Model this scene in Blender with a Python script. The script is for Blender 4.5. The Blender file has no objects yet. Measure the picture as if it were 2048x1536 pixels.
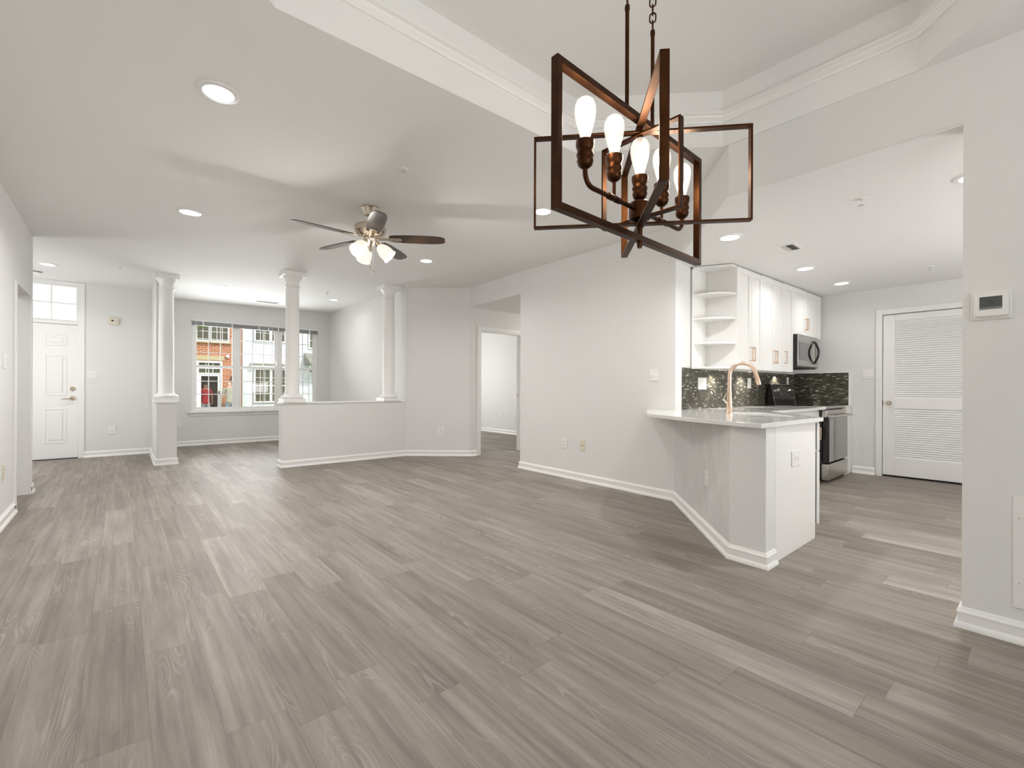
import bpy, bmesh, math, random
from mathutils import Vector, Matrix
random.seed(4)
PI = math.pi
S = bpy.context.scene
C = S.collection

# ------------------------------------------------------------------ camera, world, sun, large lights, exposure
cam = bpy.data.cameras.new('camera'); camo = bpy.data.objects.new('camera', cam); C.objects.link(camo)
S.camera = camo
cam.sensor_width = 36.0; cam.sensor_fit = 'HORIZONTAL'
cam.lens = 36.0 * 917.28 / 2048.0
cam.shift_y = 9.7 / 2048.0
cam.clip_start = 0.05; cam.clip_end = 300
YAW = 0.705926
EYE = 1.12
fw = Vector((math.sin(YAW), math.cos(YAW), 0)); ri = Vector((math.cos(YAW), -math.sin(YAW), 0)); up = Vector((0, 0, 1))
roll = 0.00386
r2 = ri * math.cos(roll) + up * math.sin(roll); u2 = up * math.cos(roll) - ri * math.sin(roll)
camo.matrix_world = Matrix(((r2.x, u2.x, -fw.x, 0), (r2.y, u2.y, -fw.y, 0), (r2.z, u2.z, -fw.z, EYE), (0, 0, 0, 1)))

S.view_settings.view_transform = 'Standard'
S.view_settings.look = 'None'
S.view_settings.gamma = 1.0
S.view_settings.exposure = 0.95
S.view_settings.use_curve_mapping = False
S.cycles.max_bounces = 14
S.cycles.diffuse_bounces = 7
S.cycles.glossy_bounces = 4
S.cycles.transparent_max_bounces = 12
S.cycles.sample_clamp_indirect = 6.0
S.cycles.use_denoising = True

W = bpy.data.worlds.new('sky'); S.world = W; W.use_nodes = True
wn = W.node_tree.nodes['Background']
wn.inputs[0].default_value = (0.90, 0.96, 1.0, 1); wn.inputs[1].default_value = 0.78

def lamp(name, kind, loc, power, size=0.1, color=(1, 1, 1), aim=None, size_y=None, parent=None, spread=None, spot=None, blend=0.5):
    l = bpy.data.lights.new(name, kind); l.energy = power; l.color = color
    if kind == 'AREA':
        l.size = size
        if size_y: l.shape = 'RECTANGLE'; l.size_y = size_y
        else: l.shape = 'DISK'
        if spread: l.spread = spread
    elif kind in ('POINT', 'SPOT'):
        l.shadow_soft_size = size
        if kind == 'SPOT': l.spot_size = spot or 1.2; l.spot_blend = blend
    o = bpy.data.objects.new(name, l); C.objects.link(o); o.location = loc
    if aim is not None: o.rotation_euler = Vector(aim).to_track_quat('-Z', 'Y').to_euler()
    if parent: o.parent = parent
    return o

sun = bpy.data.lights.new('sun', 'SUN'); sun.energy = 1.15; sun.angle = 0.05; sun.color = (1, 0.96, 0.9)
suno = bpy.data.objects.new('sun', sun); C.objects.link(suno); suno.rotation_euler = Vector((-0.35, 0.75, -0.8)).to_track_quat('-Z', 'Y').to_euler()
lamp('rear_fill', 'AREA', (0.9, -2.24, 1.1), 30, 2.0, (0.985, 0.99, 1.0), (-0.75, 0.62, 0.9), 1.9)  # added fill lamp behind the camera, standing for an invented patio door
lamp('bay_window_daylight', 'AREA', (2.0, 10.9, 1.55), 29, 1.8, (0.97, 0.985, 1.0), (-0.25, -1, 0.5), 1.7, spread=2.3)
lamp('foyer_fill', 'AREA', (-2.3, 8.4, 1.4), 19, 1.2, (0.98, 0.99, 1.0), (1, 0.25, 0.25), 1.4)  # unseen lamp added to brighten the foyer; the side wall has no window
lamp('kitchen_fill', 'AREA', (5.2, -1.8, 1.35), 50, 1.8, (1, 0.995, 0.985), (-0.15, 1, 1.0), 1.2)  # added fill for kitchen ceiling and cabinets; the rear wall is solid
lamp('side_room_fill', 'AREA', (-1.4, 6.0, 2.3), 5, 0.3, (1, 0.98, 0.96), (0, 0, -1))  # lamp made up to lift the dark jamb beyond the left opening
lamp('hall_fill', 'AREA', (6.6, 5.55, 2.3), 9, 0.3, (1, 0.97, 0.93), (-0.5, 0, -1))  # unseen fill lamp down the hall, no ceiling fixture behind it
lamp('bedroom_window_daylight', 'AREA', (5.2, 10.6, 1.5), 33, 1.8, (1.0, 0.99, 0.975), (0.25, -1, 0), 1.5)

# ------------------------------------------------------------------ helpers
def new_mat(name):
    m = bpy.data.materials.new(name); m.use_nodes = True
    return m, m.node_tree, m.node_tree.nodes['Principled BSDF']
def pbr(name, col, rough=0.5, metal=0.0, spec=0.5, noise=0.0, nscale=20, bump=0.0, bscale=200, coat=0.0, emit=None, estr=0):
    m, t, b = new_mat(name)
    b.inputs['Base Color'].default_value = (*col, 1); b.inputs['Roughness'].default_value = rough
    b.inputs['Metallic'].default_value = metal; b.inputs['Specular IOR Level'].default_value = spec
    b.inputs['Coat Weight'].default_value = coat
    tc = t.nodes.new('ShaderNodeTexCoord')
    if noise:
        n = t.nodes.new('ShaderNodeTexNoise'); n.inputs['Scale'].default_value = nscale; n.inputs['Detail'].default_value = 4
        t.links.new(tc.outputs['Object'], n.inputs['Vector'])
        r = t.nodes.new('ShaderNodeValToRGB')
        r.color_ramp.elements[0].color = (*[c * (1 - noise) for c in col], 1); r.color_ramp.elements[1].color = (*[min(1, c * (1 + noise)) for c in col], 1)
        r.color_ramp.elements[0].position = 0.3; r.color_ramp.elements[1].position = 0.7
        t.links.new(n.outputs['Fac'], r.inputs['Fac']); t.links.new(r.outputs['Color'], b.inputs['Base Color'])
    if bump:
        n = t.nodes.new('ShaderNodeTexNoise'); n.inputs['Scale'].default_value = bscale
        t.links.new(tc.outputs['Object'], n.inputs['Vector'])
        bp = t.nodes.new('ShaderNodeBump'); bp.inputs['Strength'].default_value = bump; bp.inputs['Distance'].default_value = 0.002
        t.links.new(n.outputs['Fac'], bp.inputs['Height']); t.links.new(bp.outputs['Normal'], b.inputs['Normal'])
    if emit: b.inputs['Emission Color'].default_value = (*emit, 1); b.inputs['Emission Strength'].default_value = estr
    return m

class N:
    """tiny node-math helper"""
    def __init__(s, t): s.t = t
    def v(s, op, *a, **k):
        n = s.t.nodes.new('ShaderNodeMath'); n.operation = op
        for i, x in enumerate(a):
            if isinstance(x, (int, float)): n.inputs[i].default_value = x
            else: s.t.links.new(x, n.inputs[i])
        return n.outputs[0]
    def comb(s, x, y, z=0.0):
        n = s.t.nodes.new('ShaderNodeCombineXYZ')
        for i, a in enumerate((x, y, z)):
            if isinstance(a, (int, float)): n.inputs[i].default_value = a
            else: s.t.links.new(a, n.inputs[i])
        return n.outputs[0]
    def noise(s, vec, scale=1, detail=3, rough=0.5, dist=0.0):
        n = s.t.nodes.new('ShaderNodeTexNoise'); s.t.links.new(vec, n.inputs['Vector'])
        n.inputs['Scale'].default_value = scale; n.inputs['Detail'].default_value = detail; n.inputs['Roughness'].default_value = rough; n.inputs['Distortion'].default_value = dist
        return n.outputs['Fac']
    def white(s, vec):
        n = s.t.nodes.new('ShaderNodeTexWhiteNoise'); n.noise_dimensions = '3D'; s.t.links.new(vec, n.inputs['Vector']); return n.outputs['Value'], n.outputs['Color']
    def ramp(s, fac, stops):
        n = s.t.nodes.new('ShaderNodeValToRGB'); cr = n.color_ramp
        while len(cr.elements) < len(stops): cr.elements.new(0.5)
        for e, (p, c) in zip(cr.elements, stops): e.position = p; e.color = (*c, 1) if len(c) == 3 else c
        s.t.links.new(fac, n.inputs['Fac']); return n.outputs['Color']
    def mix(s, fac, a, b, blend='MIX'):
        n = s.t.nodes.new('ShaderNodeMix'); n.data_type = 'RGBA'; n.blend_type = blend
        for k, x in ((0, fac), (6, a), (7, b)):
            if isinstance(x, (int, float)): n.inputs[k].default_value = x
            elif isinstance(x, tuple): n.inputs[k].default_value = (*x, 1)
            else: s.t.links.new(x, n.inputs[k])
        return n.outputs[2]
    def xyz(s, which='Object'):
        tc = s.t.nodes.new('ShaderNodeTexCoord'); sp = s.t.nodes.new('ShaderNodeSeparateXYZ'); s.t.links.new(tc.outputs[which], sp.inputs[0]); return sp.outputs
    def bump(s, h, bsdf, strength=0.3, dist=0.003):
        n = s.t.nodes.new('ShaderNodeBump'); n.inputs['Strength'].default_value = strength; n.inputs['Distance'].default_value = dist
        s.t.links.new(h, n.inputs['Height']); s.t.links.new(n.outputs['Normal'], bsdf.inputs['Normal'])

class MB:
    def __init__(s): s.bm = bmesh.new()
    def box(s, x0, y0, z0, x1, y1, z1):
        x0, x1 = min(x0, x1), max(x0, x1); y0, y1 = min(y0, y1), max(y0, y1); z0, z1 = min(z0, z1), max(z0, z1)
        v = [s.bm.verts.new(p) for p in ((x0, y0, z0), (x1, y0, z0), (x1, y1, z0), (x0, y1, z0), (x0, y0, z1), (x1, y0, z1), (x1, y1, z1), (x0, y1, z1))]
        for f in ((3, 2, 1, 0), (4, 5, 6, 7), (0, 1, 5, 4), (1, 2, 6, 5), (2, 3, 7, 6), (3, 0, 4, 7)): s.bm.faces.new([v[i] for i in f])
        return s
    def rframe(s, x0, z0, x1, z1, t, y0, y1, tb=None, tt=None):
        """rectangular frame in the xz plane, member width t (bottom tb, top tt)"""
        tb = t if tb is None else tb; tt = t if tt is None else tt
        s.box(x0, y0, z0, x0 + t, y1, z1); s.box(x1 - t, y0, z0, x1, y1, z1)
        if tb: s.box(x0 + t, y0, z0, x1 - t, y1, z0 + tb)
        if tt: s.box(x0 + t, y0, z1 - tt, x1 - t, y1, z1)
        return s
    def obox(s, c, u, v, w):
        """box about c with half-extent vectors u v w (right handed)"""
        c, u, v, w = map(Vector, (c, u, v, w)); q = []
        for k in (-1, 1):
            for a, b in ((-1, -1), (1, -1), (1, 1), (-1, 1)): q.append(s.bm.verts.new(c + a * u + b * v + k * w))
        for f in ((3, 2, 1, 0), (4, 5, 6, 7), (0, 1, 5, 4), (1, 2, 6, 5), (2, 3, 7, 6), (3, 0, 4, 7)): s.bm.faces.new([q[i] for i in f])
        return s
    def prism(s, pts, z0, z1, hole=None):
        if hole is None:
            a = [s.bm.verts.new((p[0], p[1], z0)) for p in pts]; b = [s.bm.verts.new((p[0], p[1], z1)) for p in pts]
            s.bm.faces.new(a[::-1]); s.bm.faces.new(b); n = len(pts)
            for i in range(n): s.bm.faces.new((a[i], a[(i + 1) % n], b[(i + 1) % n], b[i]))
        else:
            rings = []
            for z in (z0, z1):
                ed = []; lv = []
                for loop in (pts, hole):
                    v = [s.bm.verts.new((p[0], p[1], z)) for p in loop]; lv.append(v)
                    ed += [s.bm.edges.new((v[i], v[(i + 1) % len(v)])) for i in range(len(v))]
                bmesh.ops.triangle_fill(s.bm, edges=ed, use_beauty=True); rings.append(lv)
            for k in (0, 1):
                a, b = rings[0][k], rings[1][k]; n = len(a)
                for i in range(n): s.bm.faces.new((a[i], a[(i + 1) % n], b[(i + 1) % n], b[i]))
        return s
    def lathe(s, prof, c=(0, 0, 0), seg=32, axis=(0, 0, 1), cap=True):
        q = Vector((0, 0, 1)).rotation_difference(Vector(axis).normalized()); c = Vector(c); rings = []
        for r, z in prof: rings.append([s.bm.verts.new(c + q @ Vector((r * math.cos(2 * PI * i / seg), r * math.sin(2 * PI * i / seg), z))) for i in range(seg)])
        for a, b in zip(rings, rings[1:]):
            for i in range(seg): s.bm.faces.new((a[i], a[(i + 1) % seg], b[(i + 1) % seg], b[i]))
        if cap:
            s.bm.faces.new(rings[0][::-1]); s.bm.faces.new(rings[-1])
        return s
    def tube(s, pts, r, seg=12, closed=False):
        pts = [Vector(p) for p in pts]; n = len(pts); rings = []
        rr = r if isinstance(r, (list, tuple)) else [r] * n
        up = None
        for i, p in enumerate(pts):
            if closed: d = pts[(i + 1) % n] - pts[i - 1]
            else: d = pts[min(i + 1, n - 1)] - pts[max(i - 1, 0)]
            d.normalize()
            if up is None:
                up = Vector((0, 0, 1)) if abs(d.z) < 0.9 else Vector((1, 0, 0))
            up = (up - d * up.dot(d)).normalized(); w = d.cross(up)
            rings.append([s.bm.verts.new(p + rr[i] * (math.cos(2 * PI * k / seg) * up + math.sin(2 * PI * k / seg) * w)) for k in range(seg)])
        m = n if closed else n - 1
        for i in range(m):
            a, b = rings[i], rings[(i + 1) % n]
            for k in range(seg): s.bm.faces.new((a[k], b[k], b[(k + 1) % seg], a[(k + 1) % seg]))
        if not closed: s.bm.faces.new(rings[0]); s.bm.faces.new(rings[-1][::-1])
        return s
    def sweep(s, path, prof, closed=False):
        """profile (offset to the LEFT of travel, z) swept along a plan path with mitres"""
        P = [Vector((p[0], p[1])) for p in path]; n = len(P); rings = []
        for i in range(n):
            d0 = (P[i] - P[i - 1]).normalized() if (i > 0 or closed) else None
            d1 = (P[(i + 1) % n] - P[i]).normalized() if (i < n - 1 or closed) else None
            d0 = d0 or d1; d1 = d1 or d0
            n0 = Vector((-d0.y, d0.x)); n1 = Vector((-d1.y, d1.x)); m = n0 + n1
            m = m / max(0.2, m.dot(n0)) 
            rings.append([s.bm.verts.new((P[i].x + m.x * o, P[i].y + m.y * o, z)) for o, z in prof])
        k = len(prof)
        for i in range(n if closed else n - 1):
            a, b = rings[i], rings[(i + 1) % n]
            for j in range(k): s.bm.faces.new((a[j], b[j], b[(j + 1) % k], a[(j + 1) % k]))
        if not closed: s.bm.faces.new(rings[0][::-1]); s.bm.faces.new(rings[-1])
        return s
    def build(s, name, mat, parent=None, bevel=0.0, smooth=35):
        bm = s.bm
        bmesh.ops.recalc_face_normals(bm, faces=bm.faces)
        if smooth:
            for f in bm.faces: f.smooth = True
            for e in bm.edges:
                if len(e.link_faces) == 2:
                    if e.calc_face_angle(0) > math.radians(smooth): e.smooth = False
                else: e.smooth = False
        me = bpy.data.meshes.new(name); bm.to_mesh(me); bm.free()
        me.materials.append(mat)
        o = bpy.data.objects.new(name, me); C.objects.link(o)
        if parent: o.parent = parent
        if bevel:
            b = o.modifiers.new('edge', 'BEVEL'); b.width = bevel; b.segments = 2; b.limit_method = 'ANGLE'; b.angle_limit = math.radians(40)
        return o

def tag(o, label, cat, group=None, kind=None):
    o['label'] = label; o['category'] = cat
    if group: o['group'] = group
    if kind: o['kind'] = kind
    return o
def thing(name, label, cat, loc=(0, 0, 0), rz=0.0, group=None, kind=None):
    o = bpy.data.objects.new(name, None); o.empty_display_size = 0.05; C.objects.link(o)
    o.location = loc; o.rotation_euler = (0, 0, rz)
    return tag(o, label, cat, group, kind)
def dup(root, loc, rz=None, label=None, group=None):
    r = root.copy(); C.objects.link(r); r.location = loc
    if rz is not None: r.rotation_euler = (0, 0, rz)
    if label: r['label'] = label
    if group: r['group'] = group
    for ch in list(root.children):
        c = ch.copy(); C.objects.link(c); c.parent = r
        for g in list(ch.children):
            d = g.copy(); C.objects.link(d); d.parent = c
    return r
def struct(o, label, cat):
    return tag(o, label, cat, None, 'structure')

# ------------------------------------------------------------------ materials
M = {}
M['wall'] = pbr('wall_paint', (0.745, 0.742, 0.728), 0.55, spec=0.3, bump=0.06, bscale=350)
M['ceil'] = pbr('ceiling_paint', (0.815, 0.812, 0.80), 0.7, spec=0.2, bump=0.05, bscale=300)
M['trim'] = pbr('white_trim_paint', (0.84, 0.835, 0.82), 0.32, spec=0.5)
M['cab'] = pbr('cabinet_white', (0.84, 0.835, 0.82), 0.30, spec=0.5)
M['plastic'] = pbr('white_plastic', (0.82, 0.81, 0.79), 0.35)
M['ivory'] = pbr('ivory_plastic', (0.72, 0.66, 0.53), 0.4)
M['dark'] = pbr('dark_slot', (0.02, 0.02, 0.02), 0.6)
M['black'] = pbr('black_enamel', (0.008, 0.008, 0.008), 0.25)
M['bglass'] = pbr('black_glass', (0.02, 0.02, 0.02), 0.06, spec=0.9, coat=1.0)
M['steel'] = pbr('brushed_steel', (0.55, 0.53, 0.50), 0.28, 1.0, noise=0.06, nscale=60)
M['nickel'] = pbr('brushed_nickel', (0.62, 0.54, 0.45), 0.24, 1.0)
M['chrome'] = pbr('chrome', (0.8, 0.8, 0.8), 0.12, 1.0)
M['copper'] = pbr('champagne_bronze', (0.72, 0.54, 0.41), 0.27, 1.0)
M['brass'] = pbr('satin_brass', (0.55, 0.44, 0.32), 0.28, 1.0)
M['bronze'] = pbr('oil_rubbed_bronze', (0.056, 0.022, 0.009), 0.42, 1.0, noise=0.25, nscale=14)
M['gap'] = pbr('vent_interior', (0.05, 0.05, 0.05), 0.8)  # near-black colour stands in for the shade inside vents and pantry
M['ventslat'] = pbr('vent_slat', (0.62, 0.61, 0.59), 0.5)
M['blade'] = pbr('walnut_blade', (0.040, 0.019, 0.010), 0.3, noise=0.35, nscale=9, coat=0.25)
M['blind'] = pbr('blind_slats', (0.42, 0.42, 0.43), 0.5, noise=0.12, nscale=60)
M['lens'] = pbr('light_lens', (0.9, 0.9, 0.9), 0.4, emit=(1, 0.98, 0.95), estr=3)

def floor_mat():
    m, t, b = new_mat('floor_planks'); n = N(t); x, y, z = n.xyz()
    PW, PL = 0.183, 1.22
    xs = n.v('DIVIDE', n.v('SUBTRACT', x, 0.077), PW); xi = n.v('FLOOR', xs); fx = n.v('FRACT', xs)
    off, _ = n.white(n.comb(xi, 3.7, 1.3))
    ys = n.v('DIVIDE', n.v('ADD', y, n.v('MULTIPLY', off, 7.0)), PL); yi = n.v('FLOOR', ys); fy = n.v('FRACT', ys)
    idv, idc = n.white(n.comb(xi, yi, 0.5)); id2, _ = n.white(n.comb(yi, xi, 8.5))
    base = n.ramp(idv, [(0.0, (0.220, 0.188, 0.160)), (0.3, (0.246, 0.213, 0.184)), (0.75, (0.266, 0.232, 0.203)), (0.93, (0.296, 0.262, 0.231)), (1.0, (0.328, 0.294, 0.262))])
    sh = n.v('MULTIPLY', idv, 41.0); sh2 = n.v('MULTIPLY', id2, 67.0)
    streak = n.noise(n.comb(n.v('ADD', n.v('MULTIPLY', x, 34.0), sh), n.v('MULTIPLY', y, 1.1), sh2), 1.0, 4, 0.6)
    fine = n.noise(n.comb(n.v('ADD', n.v('MULTIPLY', x, 190.0), sh), n.v('MULTIPLY', y, 7.0), sh2), 1.0, 3, 0.6)
    # cathedral figure: contour lines of a stretched noise
    fig = n.noise(n.comb(n.v('ADD', n.v('MULTIPLY', x, 7.5), sh2), n.v('ADD', n.v('MULTIPLY', y, 1.25), sh), 0.0), 1.0, 1.5, 0.4, 0.35)
    ring = n.v('SINE', n.v('MULTIPLY', fig, 150.0))
    wob = n.noise(n.comb(n.v('MULTIPLY', x, 25.0), n.v('MULTIPLY', y, 9.0), sh), 1.0, 2)
    mask = n.ramp(n.noise(n.comb(n.v('ADD', n.v('MULTIPLY', x, 9.0), sh), n.v('ADD', n.v('MULTIPLY', y, 1.1), sh2), 4.0), 1.0, 2), [(0.52, (0, 0, 0)), (0.66, (1, 1, 1))])
    line = n.v('MULTIPLY', n.ramp(n.v('ADD', ring, n.v('MULTIPLY', n.v('SUBTRACT', wob, 0.5), 1.6)), [(0.45, (0, 0, 0)), (0.95, (1, 1, 1))]), mask)
    c = n.mix(1.0, base, n.ramp(streak, [(0.28, (0.72, 0.71, 0.70)), (0.52, (1, 1, 1)), (0.74, (1.22, 1.22, 1.21))]), 'MULTIPLY')
    cloud = n.noise(n.comb(n.v('ADD', n.v('MULTIPLY', x, 11.0), sh2), n.v('MULTIPLY', y, 1.6), sh), 1.0, 3, 0.55)
    c = n.mix(1.0, c, n.ramp(cloud, [(0.30, (0.82, 0.81, 0.80)), (0.52, (1, 1, 1)), (0.72, (1.15, 1.15, 1.14))]), 'MULTIPLY')
    c = n.mix(1.0, c, n.ramp(fine, [(0.3, (0.90, 0.90, 0.90)), (0.7, (1.09, 1.09, 1.09))]), 'MULTIPLY')
    c = n.mix(n.v('MULTIPLY', line, 0.34), c, (0.46, 0.43, 0.39))
    knot = n.noise(n.comb(n.v('MULTIPLY', x, 16.0), n.v('MULTIPLY', y, 5.0), sh), 1.0, 3, 0.6)
    c = n.mix(n.ramp(knot, [(0.70, (0, 0, 0)), (0.82, (0.6, 0.6, 0.6))]), c, (0.10, 0.085, 0.07))
    fl = n.noise(n.comb(n.v('MULTIPLY', x, 60.0), n.v('MULTIPLY', y, 26.0), sh2), 1.0, 2, 0.6)
    c = n.mix(n.ramp(fl, [(0.73, (0, 0, 0)), (0.80, (0.5, 0.5, 0.5))]), c, (0.52, 0.49, 0.45))
    ex = n.v('LESS_THAN', n.v('MINIMUM', fx, n.v('SUBTRACT', 1.0, fx)), 0.006)
    ey = n.v('LESS_THAN', n.v('MINIMUM', fy, n.v('SUBTRACT', 1.0, fy)), 0.0011)
    c = n.mix(n.v('MULTIPLY', n.v('MAXIMUM', ex, ey), 0.45), c, (0.09, 0.075, 0.062))
    t.links.new(c, b.inputs['Base Color'])
    rg = n.v('ADD', 0.42, n.v('MULTIPLY', fine, 0.16)); t.links.new(rg, b.inputs['Roughness'])
    b.inputs['Specular IOR Level'].default_value = 0.38
    n.bump(n.v('ADD', n.v('MULTIPLY', fine, 0.5), n.v('MULTIPLY', line, 0.6)), b, 0.10, 0.002)
    return m
M['floor'] = floor_mat()

def mosaic_mat(name, axis):
    m, t, b = new_mat(name); n = N(t); o = n.xyz(); u = o[axis]; z = o[2]
    TW, TH = 0.046, 0.0155
    zr = n.v('DIVIDE', z, TH); zi = n.v('FLOOR', zr); fz = n.v('FRACT', zr)
    half = n.v('MULTIPLY', n.v('MODULO', zi, 2.0), 0.5)
    ur = n.v('ADD', n.v('DIVIDE', u, TW), half); ui = n.v('FLOOR', ur); fu = n.v('FRACT', ur)
    v, col = n.white(n.comb(ui, zi, 2.2)); v2, _ = n.white(n.comb(zi, ui, 5.2))
    c = n.ramp(v, [(0.0, (0.030, 0.027, 0.016)), (0.45, (0.060, 0.054, 0.036)), (0.80, (0.105, 0.097, 0.070)), (0.93, (0.24, 0.23, 0.19)), (1.0, (0.42, 0.40, 0.35))])
    g = n.v('MAXIMUM', n.v('LESS_THAN', n.v('MINIMUM', fu, n.v('SUBTRACT', 1.0, fu)), 0.03), n.v('LESS_THAN', n.v('MINIMUM', fz, n.v('SUBTRACT', 1.0, fz)), 0.07))
    c = n.mix(g, c, (0.10, 0.095, 0.08)); t.links.new(c, b.inputs['Base Color'])
    t.links.new(n.v('ADD', n.v('MULTIPLY', v2, 0.12), n.v('ADD', 0.10, n.v('MULTIPLY', g, 0.5))), b.inputs['Roughness'])
    b.inputs['Metallic'].default_value = 0.25; b.inputs['Specular IOR Level'].default_value = 0.8
    h = n.v('ADD', n.v('MULTIPLY', n.v('SUBTRACT', 1.0, g), 1.0), n.v('MULTIPLY', n.v('MULTIPLY', n.v('SUBTRACT', v2, 0.5), fz), 0.5))
    n.bump(h, b, 0.6, 0.003)
    return m
M['mosaic_x'] = mosaic_mat('glass_mosaic', 0)
M['mosaic_y'] = mosaic_mat('glass_mosaic_return', 1)

def wallpaper_mat(d):
    m, t, b = new_mat('herringbone_wallpaper'); n = N(t); x, y, z = n.xyz()
    u = n.v('ADD', n.v('MULTIPLY', x, d[0]), n.v('MULTIPLY', y, d[1]))
    cw = 0.115
    ur = n.v('DIVIDE', u, cw); ui = n.v('FLOOR', ur); fu = n.v('FRACT', ur)
    par = n.v('SUBTRACT', n.v('MULTIPLY', n.v('ABSOLUTE', n.v('MODULO', ui, 2.0)), 2.0), 1.0)
    ph = n.v('ADD', z, n.v('MULTIPLY', n.v('MULTIPLY', n.v('MULTIPLY', fu, cw), par), 1.0))
    st = n.v('SINE', n.v('MULTIPLY', ph, 2 * PI / 0.0105))
    blk, _ = n.white(n.comb(ui, n.v('FLOOR', n.v('DIVIDE', ph, 0.16)), 1.0))
    c = n.ramp(n.v('ADD', st, n.v('MULTIPLY', n.v('SUBTRACT', blk, 0.5), 0.5)), [(0.1, (0.52, 0.515, 0.50)), (0.38, (0.90, 0.895, 0.88))])
    t.links.new(c, b.inputs['Base Color']); b.inputs['Roughness'].default_value = 0.5
    n.bump(st, b, 0.35, 0.002)
    return m

def quartz_mat():
    m, t, b = new_mat('white_quartz'); n = N(t)
    tc = t.nodes.new('ShaderNodeTexCoord')
    a = n.noise(tc.outputs['Object'], 130, 3); s2 = n.noise(tc.outputs['Object'], 420, 2)
    c = n.mix(1.0, n.ramp(a, [(0.3, (0.70, 0.70, 0.69)), (0.7, (0.80, 0.795, 0.78))]), n.ramp(s2, [(0.3, (0.95, 0.95, 0.95)), (0.62, (1, 1, 1))]), 'MULTIPLY')
    t.links.new(c, b.inputs['Base Color']); b.inputs['Roughness'].default_value = 0.08; b.inputs['Specular IOR Level'].default_value = 0.6
    return m
M['quartz'] = quartz_mat()

def glass_mat(name, tint=(1, 1, 1), gloss=0.06, rough=0.02):
    m = bpy.data.materials.new(name); m.use_nodes = True; t = m.node_tree; t.nodes.clear()
    o = t.nodes.new('ShaderNodeOutputMaterial'); a = t.nodes.new('ShaderNodeBsdfTransparent'); g = t.nodes.new('ShaderNodeBsdfGlossy'); mx = t.nodes.new('ShaderNodeMixShader')
    a.inputs[0].default_value = (*tint, 1); g.inputs['Roughness'].default_value = rough
    fr = t.nodes.new('ShaderNodeLayerWeight'); fr.inputs[0].default_value = 0.25
    mu = t.nodes.new('ShaderNodeMath'); mu.operation = 'MULTIPLY_ADD'; mu.inputs[1].default_value = 0.5; mu.inputs[2].default_value = gloss * 0.4
    t.links.new(fr.outputs['Fresnel'], mu.inputs[0]); t.links.new(mu.outputs[0], mx.inputs[0])
    t.links.new(a.outputs[0], mx.inputs[1]); t.links.new(g.outputs[0], mx.inputs[2]); t.links.new(mx.outputs[0], o.inputs[0])
    return m
M['glass'] = glass_mat('window_glass', gloss=0.03)

def frosted_mat():
    m = bpy.data.materials.new('frosted_glass'); m.use_nodes = True; t = m.node_tree; t.nodes.clear()
    o = t.nodes.new('ShaderNodeOutputMaterial'); a = t.nodes.new('ShaderNodeBsdfTranslucent'); g = t.nodes.new('ShaderNodeBsdfPrincipled'); mx = t.nodes.new('ShaderNodeMixShader')
    a.inputs[0].default_value = (0.97, 0.97, 0.97, 1); g.inputs['Base Color'].default_value = (0.85, 0.85, 0.85, 1); g.inputs['Emission Color'].default_value = (1, 1, 1, 1); g.inputs['Emission Strength'].default_value = 1.2; g.inputs['Roughness'].default_value = 0.2  # emission added so the pane glows as if daylight came through
    mx.inputs[0].default_value = 0.15
    t.links.new(a.outputs[0], mx.inputs[1]); t.links.new(g.outputs[0], mx.inputs[2]); t.links.new(mx.outputs[0], o.inputs[0])
    return m
M['frosted'] = frosted_mat()

def bulb_mat():
    m = bpy.data.materials.new('bulb_glass'); m.use_nodes = True; t = m.node_tree; t.nodes.clear()
    o = t.nodes.new('ShaderNodeOutputMaterial'); a = t.nodes.new('ShaderNodeBsdfTransparent'); g = t.nodes.new('ShaderNodeBsdfGlossy'); e = t.nodes.new('ShaderNodeEmission')
    a.inputs[0].default_value = (1, 0.98, 0.95, 1); g.inputs['Roughness'].default_value = 0.05
    e.inputs[0].default_value = (1, 0.93, 0.82, 1); e.inputs[1].default_value = 1.05
    lw = t.nodes.new('ShaderNodeLayerWeight'); lw.inputs[0].default_value = 0.35
    m1 = t.nodes.new('ShaderNodeMixShader'); m2 = t.nodes.new('ShaderNodeMixShader')
    m1.inputs[0].default_value = 0.34
    t.links.new(a.outputs[0], m1.inputs[1]); t.links.new(e.outputs[0], m1.inputs[2])
    mu = t.nodes.new('ShaderNodeMath'); mu.operation = 'MULTIPLY'; mu.inputs[1].default_value = 0.35
    t.links.new(lw.outputs['Facing'], mu.inputs[0]); t.links.new(mu.outputs[0], m2.inputs[0])
    t.links.new(m1.outputs[0], m2.inputs[1]); t.links.new(g.outputs[0], m2.inputs[2]); t.links.new(m2.outputs[0], o.inputs[0])
    return m
M['bulb'] = bulb_mat()
M['filament'] = pbr('filament', (1, 0.8, 0.5), 0.5, emit=(1, 0.86, 0.62), estr=22)
M['shade'] = pbr('opal_glass_shade', (0.86, 0.83, 0.78), 0.25, emit=(1, 0.94, 0.84), estr=0.3)

# ------------------------------------------------------------------ room heights
def zc(x, y): return 2.679 + 0.01329 * x + 0.00977 * y          # main ceiling (very slightly out of level)
def zk(x, y): return 2.385 + 0.0145 * (x - 3.05)                # lower kitchen ceiling
HALLZ = 2.475

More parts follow.
